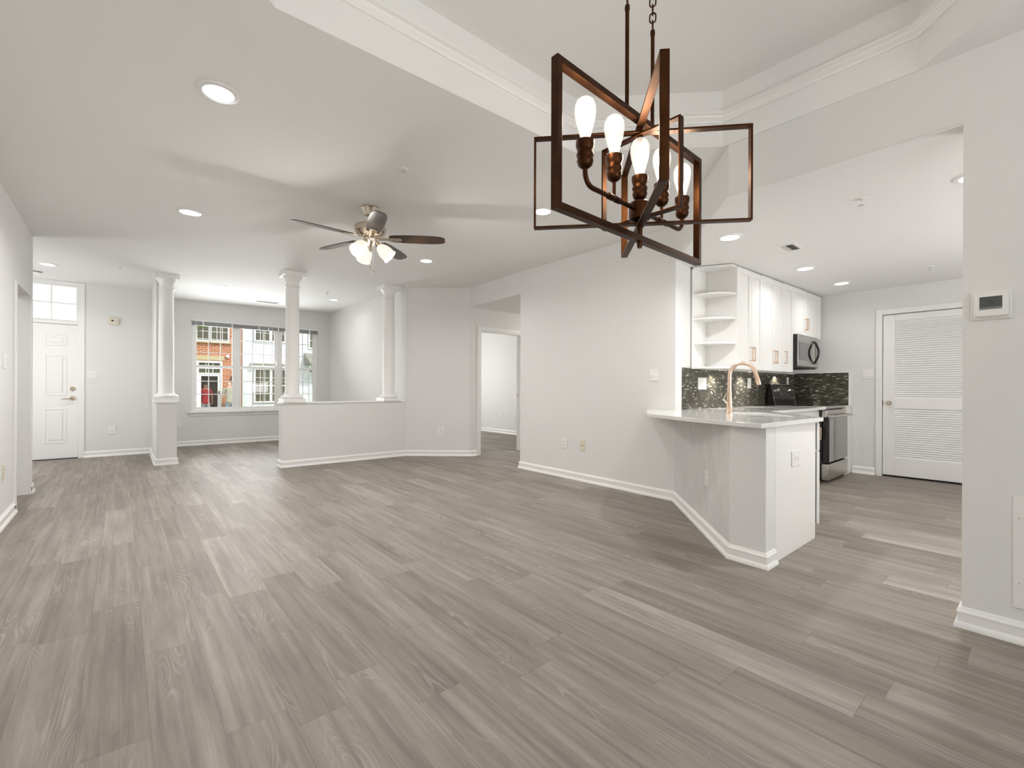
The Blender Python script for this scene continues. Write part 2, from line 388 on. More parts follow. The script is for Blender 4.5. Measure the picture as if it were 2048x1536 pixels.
def wall_run(mb, p, q, z0, z1, th, holes=()):
    """wall from plan point p to q, thickness th to the LEFT of travel, rectangular holes (s0,s1,zb,zt)"""
    p = Vector(p); q = Vector(q); d = (q - p); L = d.length; d.normalize(); nn = Vector((-d.y, d.x))
    ss = sorted({0.0, L, *[h[0] for h in holes], *[h[1] for h in holes]}); zz = sorted({z0, z1, *[h[2] for h in holes], *[h[3] for h in holes]})
    ss = [a for a in ss if 0 <= a <= L]; zz = [a for a in zz if z0 <= a <= z1]
    nx = len(ss) - 1; nz = len(zz) - 1
    solid = lambda i, k: 0 <= i < nx and 0 <= k < nz and not any(h[0] <= (ss[i] + ss[i + 1]) / 2 <= h[1] and h[2] <= (zz[k] + zz[k + 1]) / 2 <= h[3] for h in holes)
    V = {}
    def vert(i, k, side):
        if (i, k, side) not in V:
            w = p + d * ss[i] + (nn * th if side else Vector((0, 0)))
            V[(i, k, side)] = mb.bm.verts.new((w.x, w.y, zz[k]))
        return V[(i, k, side)]
    F = mb.bm.faces.new
    for i in range(nx):
        for k in range(nz):
            if not solid(i, k): continue
            F((vert(i, k, 0), vert(i + 1, k, 0), vert(i + 1, k + 1, 0), vert(i, k + 1, 0)))
            F((vert(i, k + 1, 1), vert(i + 1, k + 1, 1), vert(i + 1, k, 1), vert(i, k, 1)))
            if not solid(i - 1, k): F((vert(i, k, 1), vert(i, k, 0), vert(i, k + 1, 0), vert(i, k + 1, 1)))
            if not solid(i + 1, k): F((vert(i + 1, k, 0), vert(i + 1, k, 1), vert(i + 1, k + 1, 1), vert(i + 1, k + 1, 0)))
            if not solid(i, k - 1): F((vert(i, k, 0), vert(i, k, 1), vert(i + 1, k, 1), vert(i + 1, k, 0)))
            if not solid(i, k + 1): F((vert(i, k + 1, 1), vert(i, k + 1, 0), vert(i + 1, k + 1, 0), vert(i + 1, k + 1, 1)))
    return mb
def wall(name, segs, label):
    mb = MB()
    for s in segs: wall_run(mb, *s)
    return struct(mb.build(name, M['wall'], smooth=0), label, 'wall')

# ------------------------------------------------------------------ floor and ceilings
o = MB().box(-2.5, -2.4, -0.12, 7.75, 10.95, 0.0).build('floor', M['floor'], smooth=0); struct(o, 'grey-brown wood-look plank floor running through every room', 'floor')

OCT_X0, OCT_X1, OCT_Y0, OCT_Y1, OC = -0.205, 3.033, -0.26, 2.10, 0.69
octo = [(OCT_X0 + OC, OCT_Y0), (OCT_X1 - OC, OCT_Y0), (OCT_X1, OCT_Y0 + OC), (OCT_X1, OCT_Y1 - OC), (OCT_X1 - OC, OCT_Y1), (OCT_X0 + OC, OCT_Y1), (OCT_X0, OCT_Y1 - OC), (OCT_X0, OCT_Y0 + OC)]
def ceiling_mesh():
    bm = bmesh.new(); ed = []
    outer = [(-2.5, -2.4), (7.75, -2.4), (7.75, 10.95), (-2.5, 10.95)]
    hv = None
    for loop in (outer, octo):
        v = [bm.verts.new((a, b, zc(a, b))) for a, b in loop]; hv = v
        ed += [bm.edges.new((v[i], v[(i + 1) % len(v)])) for i in range(len(v))]
    bmesh.ops.triangle_fill(bm, edges=ed, use_beauty=True)
    tv = [bm.verts.new((v.co.x, v.co.y, 3.10)) for v in hv]
    for i in range(8): bm.faces.new((hv[i], hv[(i + 1) % 8], tv[(i + 1) % 8], tv[i]))
    bm.faces.new(tv)
    mb = MB(); mb.bm.free(); mb.bm = bm
    return mb
struct(ceiling_mesh().build('ceiling', M['ceil'], smooth=0), 'white main ceiling with an octagonal raised tray around the chandelier', 'ceiling')
def ngon(name, pts, zf, mat, th=0.05):
    mb = MB(); a = [mb.bm.verts.new((x, y, zf(x, y))) for x, y in pts]; b = [mb.bm.verts.new((x, y, zf(x, y) + th)) for x, y in pts]
    mb.bm.faces.new(a[::-1]); mb.bm.faces.new(b); n = len(pts)
    for i in range(n): mb.bm.faces.new((a[i], a[(i + 1) % n], b[(i + 1) % n], b[i]))
    return mb.build(name, mat, smooth=0)
struct(ngon('ceiling_kitchen', [(3.0445, -1.9), (7.7, -1.9), (7.7, 2.46), (4.25, 2.46), (3.0465, 1.377)], zk, M['ceil']), 'lower white kitchen ceiling with three lit downlights in a row', 'ceiling')
struct(ngon('ceiling_hall', [(4.307, 4.872), (7.7, 4.872), (7.7, 6.335), (4.409, 6.335), (4.409, 6.226)], lambda x, y: HALLZ - 0.004, M['ceil']), 'low white hall ceiling seen through the opening in the long wall', 'ceiling')
# crown strip inside the tray
zt = 2.885
prof = [(0.0, zt), (0.012, zt), (0.018, zt + 0.012), (0.028, zt + 0.022), (0.034, zt + 0.036), (0.05, zt + 0.044), (0.05, zt + 0.056), (0.0, zt + 0.060)]
struct(MB().sweep(octo, prof, closed=True).build('trim_1', M['trim']), 'white crown moulding running round inside the octagonal ceiling tray', 'moulding')

# ------------------------------------------------------------------ walls (thickness grows away from the room)
ZT = 2.95
LX = -0.725
wall('wall_left', [((LX, -2.3), (LX, 7.10), 0, ZT, 0.16, [(8.345, 9.20, 0, 2.07)])], 'pale grey wall along the left with a cased opening at its far end')
wall('wall_foyer', [((LX - 0.16, 6.98), (-2.4, 6.98), 0, ZT, -0.12), ((-2.4, 6.98), (-2.4, 10.06), 0, ZT, 0.12)], 'hidden side wall of the entry foyer left of the front door')
wall('wall_closet', [((-2.0, 5.2), (-2.0, 7.0), 0, ZT, 0.1), ((-0.87, 5.25), (-2.05, 5.25), 0, ZT, 0.1)], 'side room walls seen dimly through the cased opening at left')
wall('wall_front', [((-2.4, 9.945), (0.395, 9.945), 0, ZT, 0.12, [(0.98, 1.885, 0, 2.72)])], 'pale grey entry wall with the white front door and doorbell chime')
wall('wall_partition', [((0.395, 8.62), (0.395, 10.86), 0, ZT, -0.215)], 'full-height partition behind the left white column beside the window bay')
wall('wall_pedestal', [((0.385, 8.30), (0.385, 8.622), 0, 0.915, -0.24)], 'short grey pedestal wall carrying the left white column')
wall('wall_window', [((0.60, 10.745), (3.80, 10.745), 0, ZT, 0.16, [(0.435, 2.785, 0.655, 2.435)])], 'pale grey bay wall with the wide window to the street')
wall('wall_bay', [((3.635, 10.75), (3.61, 6.962), 0, ZT, 0.14)], 'bright side wall of the window bay right of the half wall')
wall('wall_half', [((1.725, 6.975), (3.64, 6.965), 0, 0.897, 0.21)], 'grey half wall with a white cap carrying two white columns')
wall('wall_angled', [((3.61, 6.962), (4.42, 6.225), 0, ZT, 0.14)], 'pale grey angled wall with one outlet between half wall and hall')
wall('wall_hall', [((4.40, 6.225), (7.6, 6.225), 0, ZT, 0.12, [(0.205, 1.139, 0, 2.105)])], 'grey hall wall holding the white-cased bedroom doorway')
wall('wall_header', [((4.405, 6.30), (4.305, 4.87), HALLZ, ZT, 0.12)], 'wall band above the hall opening')
wall('wall_long', [((4.305, 4.87), (4.235, 2.44), 0, ZT, 0.115)], 'long pale grey wall between the hall opening and the kitchen')
wall('wall_bedroom', [((7.33, 6.3), (7.33, 10.9), 0, ZT, -0.12), ((3.78, 10.86), (7.4, 10.86), 0, ZT, 0.12)], 'brightly daylit white bedroom wall seen through the doorway')
wall('wall_kitchen', [((4.25, 2.455), (7.70, 2.455), 0, ZT, 0.12)], 'kitchen back wall behind the upper cabinets and dark tile')
wall('wall_pantry', [((7.575, 2.5), (7.575, -1.95), 0, ZT, 0.12, [(1.075, 1.90, 0, 2.105)])], 'pale grey kitchen side wall with the louvered door')
wall('wall_right', [((3.04, 0.27), (3.04, -2.3), 0, ZT, 0.125)], 'grey wall at the right edge with the thermostat')
wall('wall_soffit', [((3.044, 1.378), (3.040, 0.27), 2.392, ZT, 0.125), ((4.235, 2.445), (3.044, 1.378), 2.412, ZT, 0.125)], 'grey soffit dropping from the main ceiling to the kitchen ceiling')
wall('wall_rear', [((3.1, -2.3), (-0.8, -2.3), 0, ZT, 0.12, [(1.15, 3.25, 0.1, 2.15)])], 'unseen rear wall behind the viewpoint with an opening added to let light in')  # opening added for its light; no patio door is known here
wall('wall_kitchen_rear', [((7.6, -1.85), (3.1, -1.85), 0, ZT, 0.12)], 'hidden rear wall of the kitchen')
wall('wall_hall_rear', [((7.6, 4.87), (4.42, 4.87), 0, ZT, 0.1), ((7.6, 6.2), (7.6, 4.8), 0, ZT, -0.1)], 'hidden end walls of the side hall')
o = MB().box(1.705, 6.955, 0.897, 3.64, 7.205, 0.918).build('trim_2', M['trim'], bevel=0.004); struct(o, 'white cap board on top of the half wall', 'trim')
o = MB().box(0.355, 8.275, 0.895, 0.648, 8.622, 0.925).build('trim_3', M['trim'], bevel=0.005); struct(o, 'white cap on the short pedestal under the left column', 'trim')

# peninsula knee wall (angled face + short face), texture panel on the angled face
PA, PB, PC = Vector((4.235, 2.445)), Vector((3.083, 1.378)), Vector((3.072, 1.152))
ad = (PA - PB).normalized(); an = Vector((ad.y, -ad.x))            # an points into the kitchen
mb = MB()
mb.prism([PA, PB, PC, (PC.x + 0.145, PC.y), (PB.x + 0.15, PB.y - 0.07), (PA.x + 0.11, PA.y - 0.11 + 0.02)], 0, 0.883)
struct(mb.build('wall_peninsula', M['wall'], smooth=0), 'angled knee wall of the kitchen peninsula ending in a plain grey corner', 'wall')
M['paper'] = wallpaper_mat((ad.x, ad.y))
mb = MB(); off = -an * 0.0012
mb.prism([PA + off * 0.2, PB + off * 1.0 + ad * 0.012, PB + ad * 0.012 + an * 0.004, PA + an * 0.004], 0.085, 0.883)
struct(mb.build('trim_4', M['paper'], smooth=0), 'white herringbone-patterned wallcovering on the angled peninsula face', 'wallcovering')

# baseboards: profile offset to the LEFT of travel -> travel with the room on the left
BP = [(0, 0), (0.026, 0), (0.026, 0.010), (0.018, 0.024), (0.013, 0.030), (0.013, 0.066), (0.016, 0.069), (0.016, 0.076), (0.010, 0.083), (0.006, 0.094), (0, 0.097)]
def base(name, path, label):
    struct(MB().sweep(path, BP).build(name, M['trim'], smooth=30), label, 'baseboard')
base('baseboard_left', [(LX, 6.045), (LX, -2.28)][::1] if False else [(LX, 6.0), (LX, -2.25)], 'white baseboard along the left wall up to the cased opening')
base('baseboard_left_end', [(LX - 0.05, 7.10), (LX, 7.10), (LX, 6.93)], 'short white baseboard return at the far end of the left wall')
base('baseboard_front', [(0.395, 9.945), (-0.445, 9.945)], 'white baseboard on the entry wall right of the front door')
base('baseboard_pedestal', [(0.625, 8.622), (0.625, 8.30), (0.385, 8.30), (0.385, 8.62), (0.395, 9.945)], 'white baseboard wrapping the pedestal under the left column')
base('baseboard_bay', [(3.635, 10.745), (0.61, 10.745), (0.61, 8.65)], 'white baseboard under the wide bay window')
base('baseboard_half', [(4.535, 6.225), (4.42, 6.225), (3.61, 6.965), (1.725, 6.975), (1.725, 7.185), (3.6, 7.185)], 'white baseboard along the half wall and angled wall')
base('baseboard_long', [(3.217, 1.152), (3.072, 1.152), (3.083, 1.378), (4.235, 2.445), (4.305, 4.87), (4.42, 4.87)], 'white baseboard along the long wall and round the peninsula')
base('baseboard_right', [(3.04, -2.25), (3.04, 0.27), (3.165, 0.27)], 'white baseboard under the thermostat wall with its mitred return')
base('baseboard_pantry', [(7.575, 1.495), (7.575, 1.74)], 'short white baseboard left of the louvered door')
base('baseboard_bedroom', [(7.33, 6.4), (7.33, 10.7)], 'white baseboard in the bright bedroom')

# ------------------------------------------------------------------ cased opening in left wall
mb = MB()
mb.box(LX, 5.955, 0, LX + 0.013, 6.045, 2.07); mb.box(LX, 6.90, 0.0, LX + 0.013, 6.99, 2.07)
struct(mb.build('trim_5', M['trim'], bevel=0.003), 'white casing strips at both sides of the opening in the left wall', 'trim')

# ------------------------------------------------------------------ front door (door_1)
d1 = thing('door_1', 'white six-panel front door with transom window and brass lever', 'door', (-0.965, 9.945, 0), kind='structure')
# local: x from -0.455 .. 0.45 (right edge at world -0.515)
mb = MB()
mb.box(-0.455, 0.03, 0.012, 0.450, 0.075, 2.10)
slab = mb.build('door_panel', M['trim'], d1, bevel=0.003)
mb = MB()
for cx in (-0.20, 0.195):
    for z0, z1 in ((1.76, 1.95), (0.99, 1.62), (0.25, 0.79)):
        w = 0.125
        mb.rframe(cx - w, z0, cx + w, z1, 0.022, 0.024, 0.031)
        mb.box(cx - w + 0.05, 0.022, z0 + 0.05, cx + w - 0.05, 0.031, z1 - 0.05)
mb.build('raised_panel', M['trim'], d1, bevel=0.004)
mb = MB()
mb.rframe(-0.53, 0, 0.525, 2.765, 0.073, -0.015, 0.12, 0, 0.05); mb.box(-0.456, 0.0, 2.103, 0.451, 0.12, 2.150)
mb.build('door_frame', M['trim'], d1, bevel=0.004)
mb = MB(); mb.box(-0.456, 0.01, 0, 0.451, 0.12, 0.013); mb.build('threshold', M['dark'], d1)
tr = MB(); tr.box(-0.456, 0.055, 2.15, 0.451, 0.06, 2.715); tf = tr.build('transom_glass', M['frosted'], d1, smooth=0)
mb = MB()
for x in (-0.155, 0.145): mb.box(x - 0.009, 0.04, 2.15, x + 0.009, 0.062, 2.715)
mb.box(-0.43, 0.041, 2.42, 0.425, 0.061, 2.438)
mb.rframe(-0.456, 2.151, 0.451, 2.714, 0.026, 0.035, 0.064, 0.021, 0.024)
mb.build('transom_grille', M['trim'], d1)
mb = MB(); mb.lathe([(0.0, 0.028), (0.020, 0.026), (0.030, 0.012), (0.032, 0.0)], (0.385, 0.03, 1.095), 20, (0, -1, 0), cap=False); mb.build('deadbolt', M['brass'], d1)
mb = MB(); mb.lathe([(0.0, 0.02), (0.026, 0.018), (0.033, 0.006), (0.034, 0.0)], (0.385, 0.03, 0.945), 20, (0, -1, 0), cap=False)
mb.tube([(0.385, 0.03, 0.945), (0.385, -0.025, 0.945), (0.36, -0.032, 0.945), (0.27, -0.03, 0.935), (0.255, -0.025, 0.932)], [0.01, 0.01, 0.010, 0.007, 0.005], 10); mb.build('door_lever', M['brass'], d1)

# ------------------------------------------------------------------ bay window (window_1)
w1 = thing('window_1', 'wide white triple double-hung window with grilles facing the brick houses', 'window', (1.035, 10.745, 0.655), kind='structure')
WW, WH = 2.35, 1.78
mull = [(0.0, 0.055), (0.722, 0.815), (1.505, 1.593), (2.295, 2.35)]
mb = MB()
for a, b in mull: mb.box(a, 0.03, 0, b, 0.12, WH)
for (a0, a1), (b0_, b1) in zip(mull, mull[1:]): mb.box(a1, 0.03, 0, b0_, 0.12, 0.04); mb.box(a1, 0.03, WH - 0.05, b0_, 0.12, WH)
mb.build('window_frame', M['trim'], w1, bevel=0.004)
mb = MB(); mb.box(-0.05, -0.055, -0.028, WW + 0.05, 0.04, 0.004); mb.box(-0.03, -0.014, -0.09, WW + 0.03, 0.0, -0.028); mb.build('window_sill', M['trim'], w1, bevel=0.005)
for k in range(3):
    x0, x1 = mull[k][1], mull[k + 1][0]
    for lo, hi, yy in ((0.04, 0.89, 0.055), (0.87, WH - 0.05, 0.085)):
        mb = MB(); f = 0.032
        mb.rframe(x0, lo, x1, hi, f, yy, yy + 0.028, f + 0.008, f)
        for j in (1, 2):
            xm = x0 + f + (x1 - x0 - 2 * f) * j / 3; zm = lo + f + (hi - lo - 2 * f) * j / 3
            mb.box(xm - 0.007, yy + 0.008, lo + f, xm + 0.007, yy + 0.02, hi - f); mb.box(x0 + f, yy + 0.009, zm - 0.007, x1 - f, yy + 0.019, zm + 0.007)
        sa = mb.build('window_sash', M['trim'], w1)
        g = MB().box(x0 + 0.02, yy + 0.012, lo + 0.02, x1 - 0.02, yy + 0.016, hi - 0.02).build('window_pane', M['glass'], sa, smooth=0)
def blind(x0, x1, label):
    b = thing('window_blind', label, 'blind', (x0, 10.745, 2.325), group='raised blinds in the bay window')
    w = x1 - x0; mb = MB(); mb.box(0.0, -0.028, 0.083, w, 0.028, 0.112); mb.build('headrail', M['trim'], b, bevel=0.003)
    mb = MB()
    for i in range(9): mb.box(0.008, -0.024, 0.018 + i * 0.0072, w - 0.008, 0.024, 0.0222 + i * 0.0072)
    mb.build('slat_stack', M['blind'], b, smooth=0)
    MB().box(0.008, -0.024, 0.003, w - 0.008, 0.024, 0.017).build('bottom_rail', M['blind'], b, bevel=0.003)
    for x in (0.18, w * 0.5, w - 0.18): MB().box(x - 0.011, -0.027, 0.0, x + 0.011, -0.0245, 0.083).build('ladder_tape', M['plastic'], b)
    MB().tube([(0.06, -0.03, 0.09), (0.06, -0.032, -0.75)], 0.004, 8).build('tilt_wand', M['plastic'], b)
blind(1.04, 2.375, 'raised grey window blind bunched over the left half of the bay window')
blind(2.38, 3.38, 'raised grey window blind bunched over the right half of the bay window')

# ------------------------------------------------------------------ bedroom doorway (door_2)
d2 = thing('door_2', 'white-cased open doorway in the hall leading to the bright bedroom', 'doorway', (4.605, 6.225, 0), kind='structure')
mb = MB(); mb.rframe(-0.065, 0, 0.999, 2.17, 0.065, -0.016, -0.0005, 0); mb.build('door_casing', M['trim'], d2, bevel=0.003)
mb = MB(); mb.rframe(0.0005, 0, 0.9335, 2.1045, 0.016, 0.0, 0.12, 0); mb.build('door_jamb', M['trim'], d2)
MB().box(0.914, 0.09, 0.97, 0.918, 0.112, 1.03).build('strike_plate', M['brass'], d2)

# ------------------------------------------------------------------ louvered pantry door (door_3)
d3 = thing('door_3', 'white louvered pantry door with round satin knob in the kitchen', 'door', (7.575, 0.6, 0), kind='structure')   # local y 0..0.825
mb = MB(); y0, y1 = 0.004, 0.820
for a in ((0.018, y0, 0.018 + 0.035, y0 + 0.05), (0.018, y1 - 0.118, 0.053, y1)): mb.box(a[0], a[1], 0.022, a[2], a[3], 2.098)
for za, zb in ((0.022, 0.255), (0.885, 1.02), (2.015, 2.098)): mb.box(0.018, y0 + 0.05, za, 0.053, y1 - 0.118, zb)
mb.build('door_frame_rails', M['trim'], d3, bevel=0.003)
for za, zb, nn in ((0.255, 0.885, 23), (1.02, 2.015, 36)):
    mb = MB(); st = (zb - za) / nn
    for i in range(nn):
        z = za + (i + 0.5) * st
        mb.obox((0.0355, (y0 + 0.05 + y1 - 0.118) / 2, z), (0.0095, 0, 0.0165), (0, (y1 - 0.118 - y0 - 0.05) / 2 + 0.003, 0), (-0.0022, 0, 0.0013))
    mb.build('louver_panel', M['trim'], d3, smooth=0)
mb = MB(); mb.box(-0.016, 0.825, 0, 0.0, 0.89, 2.175); mb.box(-0.016, -0.07, 0, 0.0, 0.0, 2.175); mb.box(-0.016, 0.0, 2.105, 0.0, 0.825, 2.175); mb.build('door_casing', M['trim'], d3, bevel=0.003)
mb = MB(); mb.lathe([(0.0, 0.062), (0.014, 0.061), (0.025, 0.052), (0.028, 0.042), (0.022, 0.030), (0.011, 0.024), (0.011, 0.008), (0.028, 0.006), (0.029, 0.0)], (0.018, 0.755, 0.955), 24, (-1, 0, 0), cap=False); mb.build('door_knob', M['nickel'], d3)
MB().box(0.010, 0.8202, 0.92, 0.03, 0.826, 0.99).build('strike_plate', M['dark'], d3)
o = MB().box(7.66, 0.55, 0, 7.68, 1.5, 2.2).build('trim_6', M['gap']); struct(o, 'dark sheet standing in for the shaded pantry behind the louvered door', 'pantry')  # pantry shade put into the colour of a plain sheet behind the slats

# ------------------------------------------------------------------ columns
def column(x, y, z0, z1, label):
    c = thing('column', label, 'column', (x, y, z0), group='white round columns')
    h = z1 - z0; r = 0.094; rt = 0.088
    mb = MB(); mb.lathe([(r + 0.012, 0.105), (r, 0.125), (r, h * 0.35), (rt, h - 0.20)], seg=40); mb.build('column_shaft', M['trim'], c, smooth=50)
    mb = MB(); mb.box(-0.147, -0.147, 0, 0.147, 0.147, 0.05)
    mb.lathe([(0.135, 0.05), (0.146, 0.062), (0.146, 0.078), (0.132, 0.09), (0.112, 0.098), (0.106, 0.11)], seg=40); mb.build('column_base', M['trim'], c, smooth=50)
    mb = MB(); mb.lathe([(rt, h - 0.215), (rt + 0.012, h - 0.205), (rt + 0.012, h - 0.19), (rt, h - 0.18), (rt + 0.002, h - 0.12), (rt + 0.012, h - 0.112), (rt + 0.014, h - 0.098), (rt + 0.045, h - 0.062), (rt + 0.05, h - 0.055)], seg=40)
    mb.box(-0.148, -0.148, h - 0.058, 0.148, 0.148, h); mb.build('column_capital', M['trim'], c, smooth=50)
    return c
column(0.505, 8.445, 0.925, zc(0.5, 8.44), 'round white column on the short pedestal at the left of the window bay')
column(1.875, 7.08, 0.918, zc(1.87, 7.08), 'round white column on the free left end of the half wall')
column(3.36, 7.08, 0.918, zc(3.36, 7.08), 'round white column on the half wall next to the angled wall')

# ------------------------------------------------------------------ wall plates
def frame_from(normal):
    n = Vector(normal).normalized(); t = Vector((0, 0, 1)).cross(n); return n, t
def plate(name, label, cat, loc, normal, w, h, kind, mat, group):
    """wall plate; local +Y is out of the wall"""
    n = Vector(normal).normalized(); rz = math.atan2(n.y, n.x) - PI / 2
    o = thing(name, label, cat, loc, rz, group)
    MB().box(-w / 2, 0, -h / 2, w / 2, 0.006, h / 2).build('cover_plate', mat, o, bevel=0.002)
    if kind == 'outlet':
        for s in (-1, 1):
            c = MB(); c.box(-0.017, 0.006, s * 0.02 - 0.014, 0.017, 0.008, s * 0.02 + 0.014); rcp = c.build('receptacle', mat, o, bevel=0.0015)
            sl = MB()
            for dx in (-0.007, 0.007): sl.box(dx - 0.0013, 0.008, s * 0.02 - 0.003, dx + 0.0013, 0.0084, s * 0.02 + 0.007)
            sl.lathe([(0.0022, 0.0), (0.0022, 0.0006)], (0, 0.008, s * 0.02 - 0.008), 8, (0, 1, 0)); sl.build('slot', M['dark'], rcp)
    elif kind == 'outlet_h':
        for s in (-1, 1):
            c = MB(); c.box(s * 0.024 - 0.017, 0.006, -0.017, s * 0.024 + 0.017, 0.008, 0.017); rcp = c.build('receptacle', mat, o, bevel=0.0015)
            sl = MB()
            for dz in (-0.007, 0.007): sl.box(s * 0.024 - 0.003, 0.008, dz - 0.0013, s * 0.024 + 0.007, 0.0084, dz + 0.0013)
            sl.build('slot', M['dark'], rcp)
    elif kind in ('toggle1', 'toggle2', 'toggle_x'):
        xs = (0,) if kind == 'toggle1' else (-w * 0.2, w * 0.2)
        for x in xs:
            c = MB(); c.obox((x, 0.011, 0.002), (0.0045, 0, 0), (0, 0.007, 0.003), (0, -0.002, 0.008)); c.build('toggle', mat, o, bevel=0.001)
            for s in (-1, 1): MB().lathe([(0.0022, 0), (0.0022, 0.0006)], (x, 0.006, s * 0.03), 8, (0, 1, 0)).build('screw', M['ventslat'], o)
    elif kind in ('rocker1', 'rocker2'):
        xs = (0,) if kind == 'rocker1' else (-w * 0.2, w * 0.2)
        for x in xs: MB().obox((x, 0.0075, 0), (0.0165, 0, 0), (0, 0.0028, 0.0), (0, -0.001, 0.033)).build('rocker', mat, o, bevel=0.001)
    elif kind == 'coax':
        c = MB(); c.lathe([(0.005, 0), (0.005, 0.008), (0.002, 0.008)], (0, 0.006, 0), 12, (0, 1, 0)); c.build('coax_jack', M['dark'], o)
    return o
P, IV = M['plastic'], M['ivory']
plate('light_switch', 'white rocker light switch on the left wall near the camera', 'switch', (LX, 5.52, 1.33), (1, 0, 0), 0.115, 0.12, 'rocker1', P, None)
plate('wall_outlet', 'ivory outlet plate low on the left wall near the camera', 'outlet', (LX, 5.49, 0.43), (1, 0, 0), 0.08, 0.13, 'outlet', IV, None)
plate('light_switch', 'white double toggle switch beside the front door', 'switch', (-0.353, 9.945, 1.325), (0, -1, 0), 0.118, 0.124, 'toggle2', P, None)
plate('wall_outlet', 'white outlet low on the entry wall right of the front door', 'outlet', (-0.11, 9.945, 0.425), (0, -1, 0), 0.09, 0.13, 'outlet', P, None)
plate('wall_outlet', 'white outlet on the bay wall just right of the left column pedestal', 'outlet', (0.83, 10.745, 0.44), (0, -1, 0), 0.075, 0.125, 'outlet', P, None)
plate('wall_outlet', 'white outlet on the angled wall left of the hall opening', 'outlet', (4.045, 6.566, 0.43), (-0.676, -0.737, 0), 0.115, 0.13, 'outlet', P, None)
plate('wall_outlet', 'white outlet low on the long wall next to the ivory cable jack', 'outlet', (4.279, 3.99, 0.435), (-1, 0.03, 0), 0.085, 0.118, 'outlet', P, None)
plate('cable_jack', 'ivory cable jack plate low on the long wall', 'jack', (4.269, 3.68, 0.437), (-1, 0.03, 0), 0.078, 0.125, 'coax', IV, None)
plate('light_switch', 'white double toggle switch on the long wall above the peninsula tip', 'switch', (4.241, 2.685, 1.27), (-1, 0.03, 0), 0.112, 0.122, 'toggle2', P, None)
plate('wall_outlet', 'white outlet on the herringbone-patterned peninsula face', 'outlet', (3.455, 1.72, 0.44), tuple(-an) + (0,), 0.085, 0.118, 'outlet', P, None)
plate('light_switch', 'white double rocker switch between backsplash and louvered door', 'switch', (7.575, 1.575, 1.335), (-1, 0, 0), 0.125, 0.125, 'rocker2', P, None)
plate('wall_outlet', 'left outlet seen on the bright bedroom wall through the doorway', 'outlet', (7.33, 8.99, 0.45), (-1, 0, 0), 0.09, 0.13, 'outlet', P, None)
plate('wall_outlet', 'right outlet seen on the bright bedroom wall by the door jamb', 'outlet', (7.33, 8.52, 0.43), (-1, 0, 0), 0.09, 0.13, 'outlet', P, None)

# doorbell chime
ch = thing('doorbell_chime', 'small ivory doorbell chime box high on the entry wall', 'doorbell', (-0.093, 9.945, 2.2))
MB().box(-0.065, -0.035, -0.055, 0.065, 0.0, 0.055).build('chime_cover', IV, ch, bevel=0.006)
MB().box(-0.03, -0.037, -0.005, 0.0, -0.035, 0.02).build('chime_window', M['gap'], ch)
MB().box(0.02, -0.039, -0.04, 0.04, -0.035, 0.04).build('chime_grille', M['ventslat'], ch)

# thermostat (local +Y out of wall -> faces -X)
th = thing('thermostat', 'white wall thermostat with grey digital screen', 'thermostat', (3.04, 0.176, 1.513), PI / 2)
MB().box(-0.066, 0, -0.066, 0.066, 0.010, 0.066).build('back_plate', P, th, bevel=0.004)
MB().box(-0.055, 0.010, -0.055, 0.055, 0.030, 0.055).build('housing', P, th, bevel=0.006)
m_scr = pbr('lcd_screen', (0.075, 0.08, 0.078), 0.25)
scr = MB().box(-0.036, 0.030, -0.022, 0.036, 0.0312, 0.036).build('screen', m_scr, th)
MB().box(-0.036, 0.0312, -0.022, 0.036, 0.0315, -0.012).build('button_strip', pbr('lcd_strip', (0.2, 0.2, 0.2), 0.3), th)
fc = bpy.data.curves.new('digits', 'FONT'); fc.body = '75'; fc.size = 0.026; fc.align_x = 'CENTER'; fc.extrude = 0.0002
fo = bpy.data.objects.new('digits_tmp', fc); C.objects.link(fo); bpy.context.view_layer.update()
me = bpy.data.meshes.new_from_object(fo.evaluated_get(bpy.context.evaluated_depsgraph_get())); bpy.data.objects.remove(fo)
me.materials.clear(); me.materials.append(pbr('lcd_ink', (0.02, 0.02, 0.02), 0.4))
dg = bpy.data.objects.new('screen_digits', me); C.objects.link(dg); dg.parent = scr
dg.matrix_local = Matrix(((-1, 0, 0, 0.0), (0, 0, 1, 0.0314), (0, 1, 0, -0.002), (0, 0, 0, 1)))

# return air grille on right wall
rg = thing('return_air_grille', 'white return air grille low on the right wall at the frame edge', 'vent', (3.04, -0.175, 0.155), PI / 2)
mb = MB(); w, h = 0.56, 0.495
mb.rframe(-w / 2, 0, w / 2, h, 0.038, 0, 0.008)
mb.build('grille_frame', P, rg, bevel=0.002)
mb = MB()
for i in range(36): mb.obox((0, 0.003, 0.045 + i * 0.0116), (w / 2 - 0.038, 0, 0), (0, 0.003, -0.003), (0, 0.001, 0.0011))
mb.build('grille_slats', P, rg, smooth=0)
MB().box(-w / 2 + 0.03, 0.0003, 0.03, w / 2 - 0.03, 0.0008, h - 0.03).build('duct_opening', M['gap'], rg)
for z in (0.11, 0.40):
    for x in (-w / 2 + 0.018, w / 2 - 0.018): MB().lathe([(0.004, 0), (0.003, 0.002)], (x, 0.008, z), 10, (0, 1, 0)).build('screw', M['ventslat'], rg)

